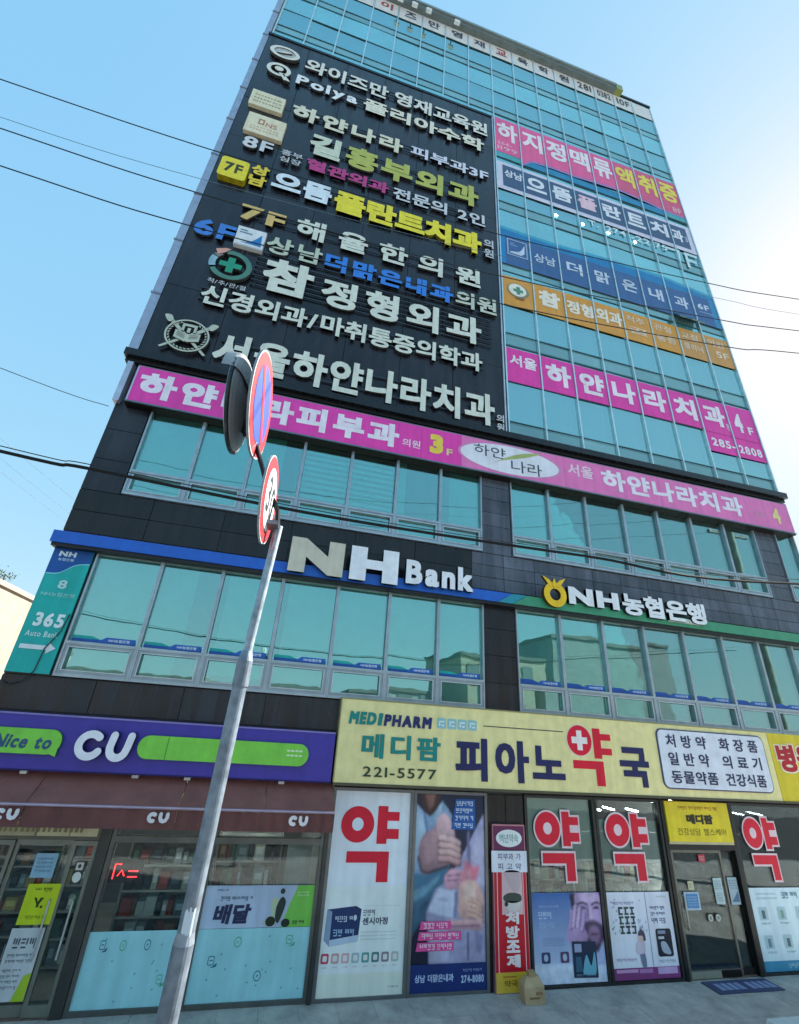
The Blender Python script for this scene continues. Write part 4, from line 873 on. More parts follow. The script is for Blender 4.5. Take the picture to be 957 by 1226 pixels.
t = thing('counter', (7.3, 1.3, 0), 'low pale counter with glass front inside the pharmacy door', 'counter'); q = MB(); q.box(6.95, 7.9, 1.25, 1.5, .015, .5, '#6f746a', 'wall'); q.build('body', t); q = MB(); q.box(6.92, 7.93, 1.22, 1.53, .5, .54, '#aeb0a2', 'metal'); q.build('top', t)
for i, (x, y) in enumerate(((5.75, .25), (6.1, .35), (6.5, .25), (8.4, .2), (8.8, .25), (9.3, .3), (7.2, 1.7), (-2.4, 1.6), (-.6, 1.9), (4.6, .35), (.2, 1.2), (-1.2, .9), (-3.0, .3), (-2.3, .3), (-1.5, .3), (-1.0, .3), (-.6, .3), (-.1, .3), (.4, .3), (.85, .3), (7.0, .4), (7.6, .4))):
    q = MB(); q.box(x-.018, x+.018, y, y+(.28 if y < .5 else .9), 2.09 if (y < .5 and x > 4 and x != 7.0 and x != 7.6) else 2.22, 2.11 if (y < .5 and x > 4 and x != 7.0 and x != 7.6) else 2.24, (.9, 1, .97), 'emit'); o = q.build('tube_and_fill_light', B)  # unseen tubes behind the store header are added to brighten the goods inside

# ================================================================== PHARMACY SHOP FRONT
for x0, x1 in ((1.11, 2.335), (2.34, 3.53), (4.17, 5.44), (5.45, 6.72), (8.2, 10.0)):
    q = MB(); frame_bars(q, [(x0, x0+.045, 0, 2.32), (x1-.045, x1, 0, 2.32), (x0+.046, x1-.046, 0, .035), (x0+.046, x1-.046, 2.28, 2.32)], -.035, .06, '#74777a' if x0 < 4 else '#3a3d3e')
    wd = q.build('shop_window', B); glaze(wd, x0+.045, x1-.045, .035, 2.28, .012)
def yak(q, x0, z0, w_, h, y, col, out=None):
    """the big round-and-square letter, drawn as shapes"""
    X = lambda u: x0+w_*(u-1.26)/.87
    Z = lambda v: z0+h*(v-1.20)/.90
    def sh(g, c, yy):
        q.poly([(X(u), Z(v)) for u, v in ellipse(1.505, 1.87, .245+g, .22+g, 36)], yy, c)
        q.poly([(X(u), Z(v)) for u, v in [(1.80-g, 1.64-g), (1.95+g, 1.64-g), (1.95+g, 1.70-g), (2.13+g, 1.70-g), (2.13+g, 1.82+g), (1.95+g, 1.82+g), (1.95+g, 1.92-g), (2.13+g, 1.92-g), (2.13+g, 2.03+g), (1.95+g, 2.03+g), (1.95+g, 2.10+g), (1.80-g, 2.10+g)]] if g < .02 else [(X(u), Z(v)) for u, v in [(1.80-g, 1.64-g), (1.95+g, 1.64-g), (1.95+g, 1.70-g), (2.13+g, 1.70-g), (2.13+g, 2.03+g), (1.95+g, 2.03+g), (1.95+g, 2.10+g), (1.80-g, 2.10+g)]], yy-.0006, c)
        q.poly([(X(u), Z(v)) for u, v in [(1.38-g, 1.42-g), (1.83-g, 1.42-g), (1.83-g, 1.20-g), (2.0+g, 1.20-g), (2.0+g, 1.55+g), (1.38-g, 1.55+g)]], yy-.0003, c)
    if out: sh(.028, out, y)
    sh(0, col, y-.003)
    q.poly([(X(u), Z(v)) for u, v in ellipse(1.505, 1.87, .085, .08, 24)], y-.005, out or '#dfe8f4')
RED = '#dc1436'
def a_p1(q, P, y):
    (X0_, Z0_), = P([(0, 0)]); yak(q, 1.27, 1.20, .86, .9, y, RED)
    q.poly(P([(0, 0), (1, 0), (1, .50), (0, .50)]), y+.001, '#e6eeee')
    q.poly(P([(.03, .25), (.1, .22), (.43, .24), (.45, .39), (.38, .405), (.04, .39)]), y-.001, '#1e3766'); q.poly(P([(.1, .22), (.43, .24), (.43, .27), (.1, .25)]), y-.002, '#b9cbe0'); q.poly(P([(.03, .25), (.1, .22), (.1, .38), (.04, .39)]), y-.002, '#8ba0be')
    bars(q, P, y-.003, .14, .36, .33, .36, 1, '#c9d5e6', 3, .9); bars(q, P, y-.003, .13, .42, .265, .30, 1, '#9fc0dd', 6, .9); q.poly(P(ellipse(.38, .35, .02, .014, 10)), y-.003, '#cfd9e6')
    bars(q, P, y-.001, .47, .62, .355, .39, 1, '#3d4a5c', 9, .8); PT(q, P, '센시아정', .47, .78, .315, .35, y-.001, '#3d4a5c', off=.03); bars(q, P, y-.001, .46, .9, .24, .29, 3, '#aab4bb', 2, .35); bars(q, P, y-.001, .46, .92, .40, .41, 1, '#c2c9cc', 2, .4)
    for i, c in enumerate(('#c94a63', '#cfa3a3', '#dbaeb4', '#a3bfc6', '#5ba3a0', '#4d7f86', '#8f8390', '#b3c0bd')):
        u = .02+i*.118; q.poly(P(rrect(u, u+.09, .145, .19, .012)), y-.001, c); q.poly(P(rrect(u+.02, u+.07, .155, .18, .008)), y-.002, '#e6e2e0'); bars(q, P, y-.001, u+.02, u+.08, .125, .132, 1, '#b58e94', i, .8)
    q.poly(P([(0, 0), (1, 0), (1, .10), (0, .10)]), y, '#e2e8dc'); bars(q, P, y-.002, .82, .96, .03, .04, 1, '#7a848a', 2, .8)
poster('pharmacy_poster', 'tall white poster with a big red letter, immediately right of the awning', 'poster', 1.155, 2.29, .035, 2.28, -.01, '#e6edf6', a_p1)
import numpy as np
def fat(pts, w_, asp): return [(u, v/asp) for u, v in stroke([(u, v*asp) for u, v in pts], w_, 5)]
def paint(parent, x0, x1, z0, z1, y, nx, nz, top, bot, layers, seed):
    """printed photograph: a fine grid whose colours are mixed from soft-edged shapes"""
    rs = np.random.RandomState(seed); U, V = np.meshgrid(np.linspace(0, 1, nx+1), np.linspace(0, 1, nz+1)); c0, c1 = np.array(lin(bot)), np.array(lin(top))
    img = c0+(c1-c0)*V[..., None]
    def blur(a, k):
        for _ in range(k):
            p = np.pad(a, 1, mode='edge'); a = (p[:-2, 1:-1]+p[2:, 1:-1]+p[1:-1, :-2]+p[1:-1, 2:]+2*p[1:-1, 1:-1])/6
        return a
    nz1 = blur(rs.rand(*U.shape), 14); nz1 = (nz1-nz1.mean())/nz1.std(); nz2 = blur(rs.rand(*U.shape), 2); nz2 = (nz2-nz2.mean())/nz2.std()
    for pts, col, bl, amp, ang in layers:
        m_ = np.zeros(U.shape, bool); n = len(pts)
        for i in range(n):
            (xa, ya), (xb, yb) = pts[i], pts[(i+1) % n]
            if ya == yb: continue
            m_ ^= ((ya > V) != (yb > V)) & (U < (xb-xa)*(V-ya)/(yb-ya)+xa)
        if not m_.any(): continue
        w_ = blur(m_.astype(float), bl); cu, cv = U[m_].mean(), V[m_].mean(); du = (U-cu)*math.cos(ang)+(V-cv)*math.sin(ang); sp = max(abs(du[m_]).max(), 1e-3)
        tone = 1+amp*np.clip(du/sp, -1, 1)+.05*nz1+.03*nz2; img = img*(1-w_[..., None])+w_[..., None]*np.array(lin(col))*tone[..., None]
    img = np.clip(img, .003, .9); me = bpy.data.meshes.new('picture')
    vs = [((x0+u*(x1-x0))*S, 0, (z0+v*(z1-z0))*S) for u, v in zip(U.ravel(), V.ravel())]; W_ = nx+1
    me.from_pydata([(x-x0*S, 0, z-z0*S) for x, _, z in vs], [], [(j*W_+i, j*W_+i+1, (j+1)*W_+i+1, (j+1)*W_+i) for j in range(nz) for i in range(nx)])
    ca = me.color_attributes.new('Col', 'FLOAT_COLOR', 'POINT'); ca.data.foreach_set('color', np.concatenate([img, np.ones(U.shape+(1,))], 2).ravel()); me.materials.append(mat('print'))
    o = bpy.data.objects.new('picture', me); COL.objects.link(o); place(o, (x0, y, z0), parent); return o
def a_p2(q, P, y):
    def pl(pts, c, k, sm=False): q.poly(P(smooth(pts) if sm else pts), y-.0008*k, c)
    pl([(.51, .80), (.86, .80), (.86, .975), (.57, .975)], '#235aa6', 9)
    for k in range(4): bars(q, P, y-.01, .58-.01*k, .84, .935-.042*k, .965-.042*k, 1, '#d4e4f4', 11+k, .9)
    for k in range(3): w_ = (.42, .58, .5)[k]; pl([(.1-.02*k, .285-.05*k), (.1+w_-.02*k, .285-.05*k), (.1+w_-.02*k, .325-.05*k), (.12-.02*k, .325-.05*k)], '#de4f97', 10); bars(q, P, y-.0095, .15-.02*k, .06+w_, .29-.05*k, .32-.05*k, 1, '#f7d9e8', 21+k, .9)
    pl([(0, 0), (1, 0), (1, .125), (0, .125)], '#15306f', 11); PT(q, P, '상남 더맑은내과', .06, .56, .045, .08, y-.0105, '#b7c8ea', off=.03); PT(q, P, '274-8080', .66, .96, .035, .07, y-.0105, '#b7c8ea', off=.04); bars(q, P, y-.0105, .68, .94, .085, .1, 1, '#8ea4d4', 3, .8)
poster('pharmacy_poster', 'tall blue medical poster showing hands holding an aching elbow and wrist', 'poster', 2.385, 3.485, .035, 2.28, -.01, '#22304d', a_p2)
sm_ = smooth; A2 = 2.04; L2_ = [
    ([(0, .94), (.1, .9), (.2, .88), (.38, .96), (.52, .88), (.47, .72), (.2, .54), (0, .48)], '#86a3c4', 2, .3, 2.2),
    ([(0, .9), (.09, .87), (.16, .78), (.1, .66), (0, .62)], '#a9c3da', 4, .2, 1), ([(.1, .9), (.13, .9), (.2, .74), (.17, .74)], '#5f7ea6', 2, 0, 0), ([(.26, .9), (.38, .955), (.36, .9), (.28, .84)], '#aac2da', 2, .2, 1),
    ([(.04, 1), (.36, 1), (.3, .91), (.2, .865), (.1, .9)], '#4b3438', 3, .3, 1.5), ([(.12, 1), (.27, 1), (.25, .93), (.18, .9)], '#8a6560', 4, .4, 1.2),
    ([(0, .56), (.12, .56), (.32, .6), (.5, .61), (.36, .45), (.13, .3), (0, .24)], '#3d6a88', 2, .35, 1.9), ([(.0, .47), (.16, .5), (.36, .56), (.34, .53), (.16, .45), (0, .42)], '#6a98b2', 4, .1, 0), ([(.1, .4), (.24, .44), (.2, .4), (.08, .34)], '#2d5069', 4, 0, 0),
    ([(1, .9), (.8, .75), (.62, .62), (.48, .53), (.3, .48), (.18, .36), (.24, .12), (1, .12)], '#a3a1c4', 2, .25, .6), ([(1, .8), (.86, .74), (.78, .62), (.8, .5), (1, .5)], '#c2bddb', 6, .1, 0), ([(.74, .78), (.78, .8), (.8, .5), (.76, .5)], '#76749c', 3, 0, 0), ([(.24, .3), (.5, .27), (.5, .13), (.24, .13)], '#bbb8d6', 4, .15, 1), ([(.74, .27), (.77, .27), (.77, .13), (.74, .13)], '#4e4c72', 2, 0, 0), ([(.85, .28), (.97, .25), (.93, .16), (.86, .18)], '#8784aa', 3, 0, 0),
    (sm_([(.05, .66), (.1, .76), (.24, .8), (.4, .86), (.54, .82), (.56, .72), (.5, .62), (.3, .585), (.13, .56)]), '#a8838e', 2, .3, 1.3), (sm_([(.14, .74), (.28, .79), (.3, .66), (.16, .62)]), '#b9939c', 6, .2, 1), (sm_([(.3, .85), (.4, .89), (.5, .85), (.54, .77), (.42, .72), (.32, .76)]), '#d8b2ba', 4, .25, 1.5),
    (fat([(.05, .65), (.1, .575), (.2, .565), (.46, .6)], .03, A2), '#40323f', 3, 0, 0)]
for k in range(4): L2_ += [(fat([(.36, .745-k*.037), (.5, .74-k*.036), (.63, .715-k*.034)], .075, A2), '#6e4852', 3, 0, 0), (fat([(.36, .752-k*.037), (.5, .748-k*.036), (.62, .724-k*.034)], .062, A2), ['#e3bfc0', '#d9b0b0', '#dcb4b3', '#c99d9f'][k], 2, .22, 1.57)]
L2_ += [([(.34, .485), (.63, .475), (.6, .33), (.2, .37)], '#c9d0ea', 2, .15, .5), ([(.57, .47), (.63, .475), (.6, .33), (.55, .335)], '#8288ae', 3, 0, 0), ([(.36, .44), (.5, .43), (.48, .42), (.34, .425)], '#a4accd', 3, 0, 0),
    (sm_([(.42, .54), (.52, .585), (.66, .575), (.74, .53), (.62, .485), (.46, .485)]), '#dba6bb', 3, .2, 1.5), (fat([(.46, .55), (.66, .556)], .02, A2), '#a36f8a', 2, 0, 0), (fat([(.46, .525), (.66, .53)], .02, A2), '#a36f8a', 2, 0, 0), (sm_([(.7, .63), (.84, .6), (.92, .6), (.86, .52), (.74, .54)]), '#d9788f', 9, .2, 0), (sm_([(.66, .57), (.8, .58), (.8, .5), (.68, .5)]), '#e295a4', 7, 0, 0),
    (sm_([(.64, .5), (.78, .53), (.92, .5), (.98, .42), (.94, .35), (.8, .33), (.64, .34), (.62, .42)]), '#dcaea6', 2, .2, 1.6), (sm_([(.7, .5), (.86, .5), (.84, .43), (.7, .42)]), '#eccabf', 7, .1, 0)]
for k in range(4): L2_ += [(fat([(.78, .425-k*.025), (.88, .412-k*.025), (.95, .385-k*.022)], .055, A2), '#8d5b5c', 2, 0, 0), (fat([(.76, .43-k*.025), (.87, .418-k*.025), (.94, .392-k*.022)], .045, A2), '#e3b8aa', 2, .2, 1.57)]
L2_ += [([(.46, .325), (.95, .325), (.96, .275), (.46, .28)], '#cfa2a4', 3, .3, 1.57), ([(.5, .303), (.92, .303), (.92, .292), (.5, .292)], '#94678a', 2, 0, 0), ([(0, .25), (.1, .31), (.2, .33), (.23, .1), (0, .1)], '#171c34', 3, 0, 0)]
paint(bpy.data.objects[LAST['pharmacy_poster']], 2.386, 3.484, .036, 2.279, -.0115, 84, 170, '#27304a', '#1a2440', L2_, 3)
# red column sign
t = thing('column_sign', (3.86, -.1, 0), 'narrow red upright sign with white vertical lettering and yellow foot on the stone column', 'sign')
q = MB(); q.box(3.585, 4.125, -.08, -.02, 0, 1.92, '#b9848f', 'metal'); q.build('frame', t)
q = MB(); y = -.083
q.rect(3.6, 4.11, .22, 1.6, y, '#c4152c'); q.rect(3.6, 4.11, .01, .22, y, '#d8b53f'); q.rect(3.6, 4.11, 1.58, 1.9, y, '#6b2a55')
for x in (3.64, 4.055): q.rect(x, x+.012, .22, 1.58, y-.001, '#eec3c8')
q.poly(ellipse(3.855, 1.745, .215, .11, 30), y-.002, '#e6ebee'); text(q, '백년약속', 3.7, 4.01, 1.69, 1.8, y-.004, '#3f8f80', off=.0)
q.rect(3.56, 4.14, 1.33, 1.59, y-.003, '#dfe2ee'); text(q, '피부과 가', 3.66, 4.04, 1.48, 1.56, y-.005, '#5b4f7c', off=.01); text(q, '피 고 약', 3.66, 4.04, 1.36, 1.44, y-.005, '#5b4f7c', off=.01)
q.poly([(3.71, .84), (4.05, .84), (4.04, 1.33), (3.72, 1.33)], y-.002, '#dcb7bd'); q.poly(smooth([(3.76, 1.33), (3.9, 1.1), (4.0, 1.14), (4.02, 1.33)]), y-.003, '#c4adb4')
q.poly(smooth([(3.74, 1.05), (3.85, 1.09), (4.0, 1.07), (4.02, 1.0), (3.9, .97), (3.76, .99)]), y-.004, '#3f4a44'); q.poly(smooth([(3.77, .98), (4.0, .98), (3.95, .88), (3.82, .88)]), y-.004, '#d6cfca'); q.poly(ellipse(3.78, .96, .03, .03, 12), y-.005, '#2d3430')
text(q, '처방조제', 3.76, 3.97, .26, .88, y-.006, '#f3e4e6', off=.05, vert=True); text(q, '약국', 3.72, 3.92, .07, .14, y-.003, '#8c5d20', off=.02); q.rect(3.7, 3.9, .17, .18, y-.003, '#b3542c'); q.build('print', t)

# stickers and posters on the pharmacy windows
for i, (x, lab) in enumerate(((4.35, 'big red window letter above the blue poster of a covered face'), (5.64, 'big red window letter above the white poster with a girl'), (8.43, 'big red window letter right of the pharmacy door'))):
    q = MB(); yak(q, x, 1.2, .78 if i < 2 else .72, .9, -.004, RED, '#e8cfd8'); o = q.build('window_letter'); tag(o, lab, 'window lettering', 'red window letters of the pharmacy')
q = MB(); q.rect(4.215, 5.395, 1.44, 2.28, .05, '#93a8a2'); o = q.build('window_film'); tag(o, 'grey green film behind the first red window letter', 'window film')
q = MB(); q.rect(5.5, 6.67, 1.42, 2.0, .05, '#7c948f'); o = q.build('window_film'); tag(o, 'darker grey green film behind the second red window letter', 'window film')
def a_w3(q, P, y):
    def pl(pts, c, k, sm=True): q.poly(P(smooth(pts) if sm else pts), y-.0008*k, c)
    bars(q, P, y-.002, .08, .3, .7, .79, 1, '#b9cfea', 9, .9); bars(q, P, y-.002, .08, .36, .6, .67, 1, '#9fbce0', 10, .9); bars(q, P, y-.002, .1, .38, .83, .86, 1, '#a9c3e6', 3, .8); bars(q, P, y-.002, .12, .44, .4, .5, 4, '#5a78a4', 5, .4)
    for u in (.1, .36): q.poly(P(rrect(u, u+.12, .22, .34, .02)), y-.002, '#39456e' if u < .2 else '#5a4668'); q.poly(P(ellipse(u+.06, .28, .03, .04, 12)), y-.003, '#a9bcd6')
    q.poly(P([(.53, .06), (.87, .05), (.87, .44), (.53, .45)]), y-.007, '#1c2f4d'); pl([(.56, .33), (.66, .33), (.66, .42), (.56, .42)], '#9aa5c8', 10, False); pl([(.66, .12), (.72, .3), (.78, .18), (.84, .33), (.84, .1), (.7, .09)], '#6fb2c9', 10); pl([(.56, .12), (.66, .12), (.64, .28), (.57, .28)], '#37617a', 11, False); bars(q, P, y-.0095, .56, .84, .07, .1, 1, '#7fa3b4', 5, .8)
poster('pharmacy_poster', 'blue poster of a bearded man covering half his face with a hand', 'poster', 4.225, 5.39, .04, 1.06, -.01, '#b5c6e2', a_w3)
A3 = .875; L3_ = [([(0, 0), (1, 0), (1, .22), (0, .2)], '#cfdaee', 6, 0, 0), ([(.58, 1), (1, 1), (1, .3), (.6, .3)], '#9d86b8', 4, .2, 0), ([(.55, 1), (.66, 1), (.64, .86), (.6, .78), (.56, .85)], '#20263c', 2, 0, 0),
    (sm_([(.64, 1), (.95, 1.02), (1.02, .8), (.99, .6), (.86, .5), (.72, .56), (.64, .78)]), '#bd9fce', 2, .22, 0), (sm_([(.72, .99), (.92, .99), (.92, .89), (.74, .89)]), '#d3b8de', 6, 0, 0), (fat([(.66, .87), (.74, .885), (.8, .86)], .022, A3), '#43355a', 1, 0, 0), (fat([(.87, .86), (.93, .885), (.99, .87)], .022, A3), '#43355a', 1, 0, 0),
    (sm_([(.68, .82), (.74, .84), (.79, .82), (.74, .8)]), '#5a4570', 2, 0, 0), (sm_([(.88, .82), (.93, .84), (.98, .82), (.93, .8)]), '#3a2d4c', 1, 0, 0), ([(.82, .85), (.85, .85), (.875, .7), (.81, .68)], '#d9bfe2', 3, 0, 0), ([(.79, .84), (.82, .84), (.81, .68), (.78, .7)], '#8a6fa4', 3, 0, 0), (fat([(.8, .675), (.88, .675)], .02, A3), '#6a4f7c', 2, 0, 0),
    (sm_([(.73, .64), (.85, .67), (.99, .63), (1.0, .46), (.9, .32), (.76, .42)]), '#4a3957', 3, .25, 1.2), (sm_([(.81, .6), (.92, .6), (.95, .48), (.87, .4), (.79, .48)]), '#8e6f95', 5, .2, 1.2), (fat([(.83, .52), (.92, .52)], .03, A3), '#5c3650', 2, 0, 0),
    (sm_([(.49, .58), (.56, .66), (.7, .62), (.78, .5), (.72, .43), (.56, .4), (.48, .46)]), '#b596c4', 2, .25, 2.2)]
for k, (p0, p1) in enumerate((((.53, .6), (.57, .78)), ((.58, .62), (.63, .84)), ((.64, .62), (.69, .82)), ((.7, .58), (.745, .74)))): L3_ += [(fat([p0, p1], .058, A3), '#5f4a7a', 2, 0, 0), (fat([(p0[0]-.006, p0[1]), (p1[0]-.006, p1[1])], .046, A3), ['#b99cca', '#c8abd6', '#cdb2da', '#bd9fce'][k], 1, .25, 3.1)]
L3_ += [([(.6, .3), (.75, .42), (.9, .3), (1, .45), (1, .18), (.6, .2)], '#a9b6dc', 4, .2, 1)]
paint(bpy.data.objects[LAST['pharmacy_poster']], 4.226, 5.389, .041, 1.059, -.0115, 90, 80, '#3568b0', '#c2d2ec', L3_, 5)
def a_w4(q, P, y):
    def pl(pts, c, k, sm=True): q.poly(P(smooth(pts) if sm else pts), y-.0008*k, c)
    q.poly(P([(.6, .12), (.61, .12), (.61, 1), (.6, 1)]), y, '#8d97b4'); q.poly(P([(0, 0), (1, 0), (1, .13), (0, .13)]), y-.0005, '#86407c'); q.poly(P([(.04, .08), (.36, .08), (.36, .115), (.04, .115)]), y-.002, '#c89ac8'); q.poly(P([(.66, .05), (.96, .05), (.96, .125), (.66, .125)]), y-.002, '#c9a9d6'); q.poly(P([(.38, .07), (.58, .07), (.58, .115), (.38, .115)]), y-.002, '#b47ab4')
    for k, v in enumerate((.73, .62, .51)):
        for j in range(3):
            u = .16+j*.09; c = ['#32424a', '#3c5a58', '#2f4f4c'][(k+j) % 3]; q.poly(P([(u, v+.07), (u+.07, v+.07), (u+.07, v+.095), (u, v+.095)]), y-.002, c); q.poly(P([(u+.01*(j+k), v), (u+.025+.01*(j+k), v), (u+.025+.01*(j+k), v+.09), (u+.01*(j+k), v+.09)]), y-.003, c); q.poly(P([(u, v), (u+.065, v), (u+.065, v+.022), (u, v+.022)]), y-.0035, c)
    R = random.Random(5)
    for k in range(26): u, v = R.choice((R.uniform(.03, .14), R.uniform(.44, .56))), R.uniform(.5, .92); q.poly(P([(u, v), (u+.02, v+.005), (u+.022, v+.03), (u+.003, v+.026)]), y-.001, R.choice(('#a9a3cc', '#b9bce0', '#9ec0c0')))
    bars(q, P, y-.002, .08, .42, .85, .89, 1, '#8f8fb8', 3, .9); bars(q, P, y-.002, .06, .36, .2, .24, 1, '#a58fa8', 3, .8)
    pl([(.42, .5), (.47, .56), (.52, .52), (.53, .43), (.48, .44)], '#51485c', 4); pl([(.42, .48), (.49, .48), (.48, .42), (.43, .42)], '#d6b6b4', 5); pl([(.4, .42), (.5, .43), (.5, .3), (.4, .28), (.37, .33)], '#cfc4d6', 4); pl([(.42, .29), (.49, .29), (.5, .14), (.44, .14)], '#77809a', 3)
    for k, v in enumerate((.78, .71, .62)): bars(q, P, y-.002, .66, .92, v, v+.05+.02*(k == 2), 1, '#5d5a88', 30+k, .9)
    bars(q, P, y-.002, .78, .94, .93, .955, 1, '#7fae8c', 3, .8); q.poly(P(rrect(.7, .94, .24, .56, .03)), y-.002, '#1f2536'); q.poly(P([(.73, .5), (.85, .5), (.85, .54), (.73, .54)]), y-.004, '#8893ac'); q.poly(P([(.73, .44), (.82, .44), (.82, .47), (.73, .47)]), y-.004, '#c3cbd9'); pl([(.76, .4), (.84, .4), (.9, .27), (.78, .29)], '#a9b4c8', 4); bars(q, P, y-.002, .7, .95, .17, .21, 1, '#a3a8bd', 3, .8)
poster('pharmacy_poster', 'white poster with a small girl, a dark box picture and a purple foot', 'poster', 5.505, 6.66, .04, 1.06, -.01, '#e4e8f6', a_w4)
def a_w5(q, P, y):
    q.poly(P([(0, 0), (1, 0), (1, .12), (0, .12)]), y, '#3b8fb5'); bars(q, P, y-.002, .3, .5, .03, .09, 1, '#a8d6e6', 5, .9); bars(q, P, y-.002, .4, .66, .86, .95, 1, '#4f7f96', 6, .9); bars(q, P, y-.002, .08, .34, .84, .95, 2, '#8cb0c0', 4, .4)
    for i in range(4):
        for j in range(2):
            u, v = .08+.23*i, .22+.34*j; q.poly(P(rrect(u, u+.1, v+.04, v+.2, .01)), y-.001, '#a9c9d2'); q.poly(P([(u+.03, v+.06), (u+.07, v+.06), (u+.07, v+.16), (u+.03, v+.16)]), y-.002, ['#5c8797', '#4c6677', '#7ba39b', '#8aa7b9'][(i+j) % 4]); bars(q, P, y-.002, u, u+.12, v-.02, v+.02, 1, '#7da0ac', i, .6)
poster('pharmacy_poster', 'pale blue poster of product pictures right of the pharmacy door', 'poster', 8.25, 9.95, .04, 1.1, -.01, '#d2e8f2', a_w5)

# pharmacy door
q = MB(); frame_bars(q, [(6.725, 6.79, 0, 2.32), (8.12, 8.19, 0, 2.32), (6.791, 8.119, 1.62, 1.7)], -.05, .07, '#2f3233'); q.box(6.791, 8.119, -.06, .03, 1.70, 1.735, '#b9b79a', 'metal'); q.build('door_frame', B)
q = MB(); frame_bars(q, [(6.8, 6.845, .015, 1.615), (7.78, 7.82, .015, 1.615), (6.846, 7.779, .1, .115), (6.846, 7.779, 1.58, 1.615)], -.03, .0, '#6f716a'); q.box(6.846, 7.4, -.03, .0, .015, .1, '#aab0a0', 'metal'); q.box(7.401, 7.779, -.031, .0, .015, .1, '#1f2122', 'metal')
dr = q.build('shop_door', B); glaze(dr, 6.845, 7.78, .115, 1.58, -.02)
q = MB(); q.tube([(6.9, -.035, .6), (6.9, -.07, .62), (6.9, -.07, 1.0), (6.9, -.035, 1.02)], .012, '#b9bcb6'); q.build('handle', dr)
q = MB(); frame_bars(q, [(7.83, 7.86, .015, 1.615), (8.085, 8.115, .015, 1.615), (7.861, 8.084, .015, .1), (7.861, 8.084, 1.58, 1.615)], .01, .04, '#2a2c2d'); dr = q.build('side_light', B); glaze(dr, 7.86, 8.085, .1, 1.58, .02)
q = MB(); q.rect(7.9, 8.08, .1, .72, .05, '#7f847f'); q.build('interior_screen', B)
t = thing('door_sign', (7.46, -.05, 1.74), 'yellow sign board with small lettering directly above the pharmacy door', 'sign')
q = MB(); q.box(6.8, 8.115, -.07, .03, 1.737, 2.31, '#e6cf1d', 'face'); q.build('board', t)
q = MB(); text(q, '메디팜', 7.2, 7.75, 1.99, 2.13, -.074, '#2e2b22', off=.06); text(q, '건강상담 헬스케어', 6.98, 7.98, 1.83, 1.93, -.074, '#6a6428', off=.0); bars(q, lambda p: p, -.074, 7.05, 7.9, 2.19, 2.25, 1, '#b5762a', 5, .9); q.build('print', t)
NG = 'notices taped to the pharmacy door'
poster('door_notice', 'blue notice in a white border on the pharmacy door', 'notice', 6.93, 7.22, .83, 1.06, -.035, '#b4cbdc', lambda q, P, y: (q.poly(P([(.1, .12), (.9, .12), (.9, .9), (.1, .9)]), y, '#4b8cc4'), bars(q, P, y-.001, .15, .85, .2, .8, 4, '#b9d6ea', 3)), NG)
poster('door_notice', 'small cream notice above the blue notice on the door', 'notice', 7.04, 7.15, 1.09, 1.2, -.035, '#c9c8a4', lambda q, P, y: bars(q, P, y, .2, .8, .2, .8, 2, '#7a7a5c', 3), NG)
poster('door_notice', 'white notice left of the door stile at eye height', 'notice', 7.55, 7.72, .9, 1.24, -.035, '#bfd3d6', lambda q, P, y: (bars(q, P, y, .1, .9, .1, .45, 4, '#5f8a9b', 3), bars(q, P, y, .1, .9, .55, .92, 4, '#5f8a9b', 8)), NG)
poster('door_notice', 'white and blue notice on the narrow side glass of the door', 'notice', 7.88, 8.07, .88, 1.24, .0, '#a9bfc9', lambda q, P, y: (q.poly(P([(.1, .1), (.9, .5), (.9, .1)]), y, '#54779a'), bars(q, P, y, .1, .9, .55, .92, 4, '#5f7f9b', 8)), NG)
poster('door_notice', 'small red notice near the top of the pharmacy door', 'notice', 7.34, 7.47, 1.45, 1.56, -.035, '#b9394a', lambda q, P, y: bars(q, P, y, .1, .9, .2, .8, 3, '#ecd5d8', 3), NG)
for i, x in enumerate((7.32, 7.47)): poster('door_notice', ['round white sticker on the glass, the left of two', 'round white sticker on the glass, the right of two'][i], 'sticker', x, x+.1, .68, .78, -.035, '#4a4d49', lambda q, P, y: (q.poly(P(ellipse(.5, .5, .48, .48, 16)), y, '#c4c8bf'), q.poly(P(ellipse(.5, .5, .2, .25, 10)), y-.001, '#77807a')), NG)

# pharmacy sign board
d = .2; t = thing('shop_sign', (5.1, -.1, 2.4), 'long pale yellow pharmacy sign board with dark blue and red letters', 'sign')
a, c = near(1.10, 2.375, d); b, e = near(9.52, 3.52, d); YEL = '#ece0a0'
q = MB(); q.box(a, b, -d, .015, c, e, YEL, 'face'); q.build('board', t)
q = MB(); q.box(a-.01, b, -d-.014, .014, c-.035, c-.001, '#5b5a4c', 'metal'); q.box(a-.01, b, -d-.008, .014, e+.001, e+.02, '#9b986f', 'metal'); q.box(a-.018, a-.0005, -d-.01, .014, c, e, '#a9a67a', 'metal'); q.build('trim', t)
def TL(s_, x0, x1, z0, z1, col, off, **k):
    k_ = (CAM_D-d)/CAM_D; letters(t, s_, x0*k_, x1*k_, CAM_H+(z0-CAM_H)*k_, CAM_H+(z1-CAM_H)*k_, col, d=d+.012, depth=.010, off=off, side=col, meas=False, fin='print', **k)
TL('MED', 1.23, 1.66, 3.17, 3.35, '#12857f', .06, shear=.1); TL('i', 1.69, 1.76, 3.17, 3.35, '#12857f', .06, shear=.1); TL('PHARM', 1.79, 2.58, 3.17, 3.34, '#23306a', .06, shear=.1)
q = MB()
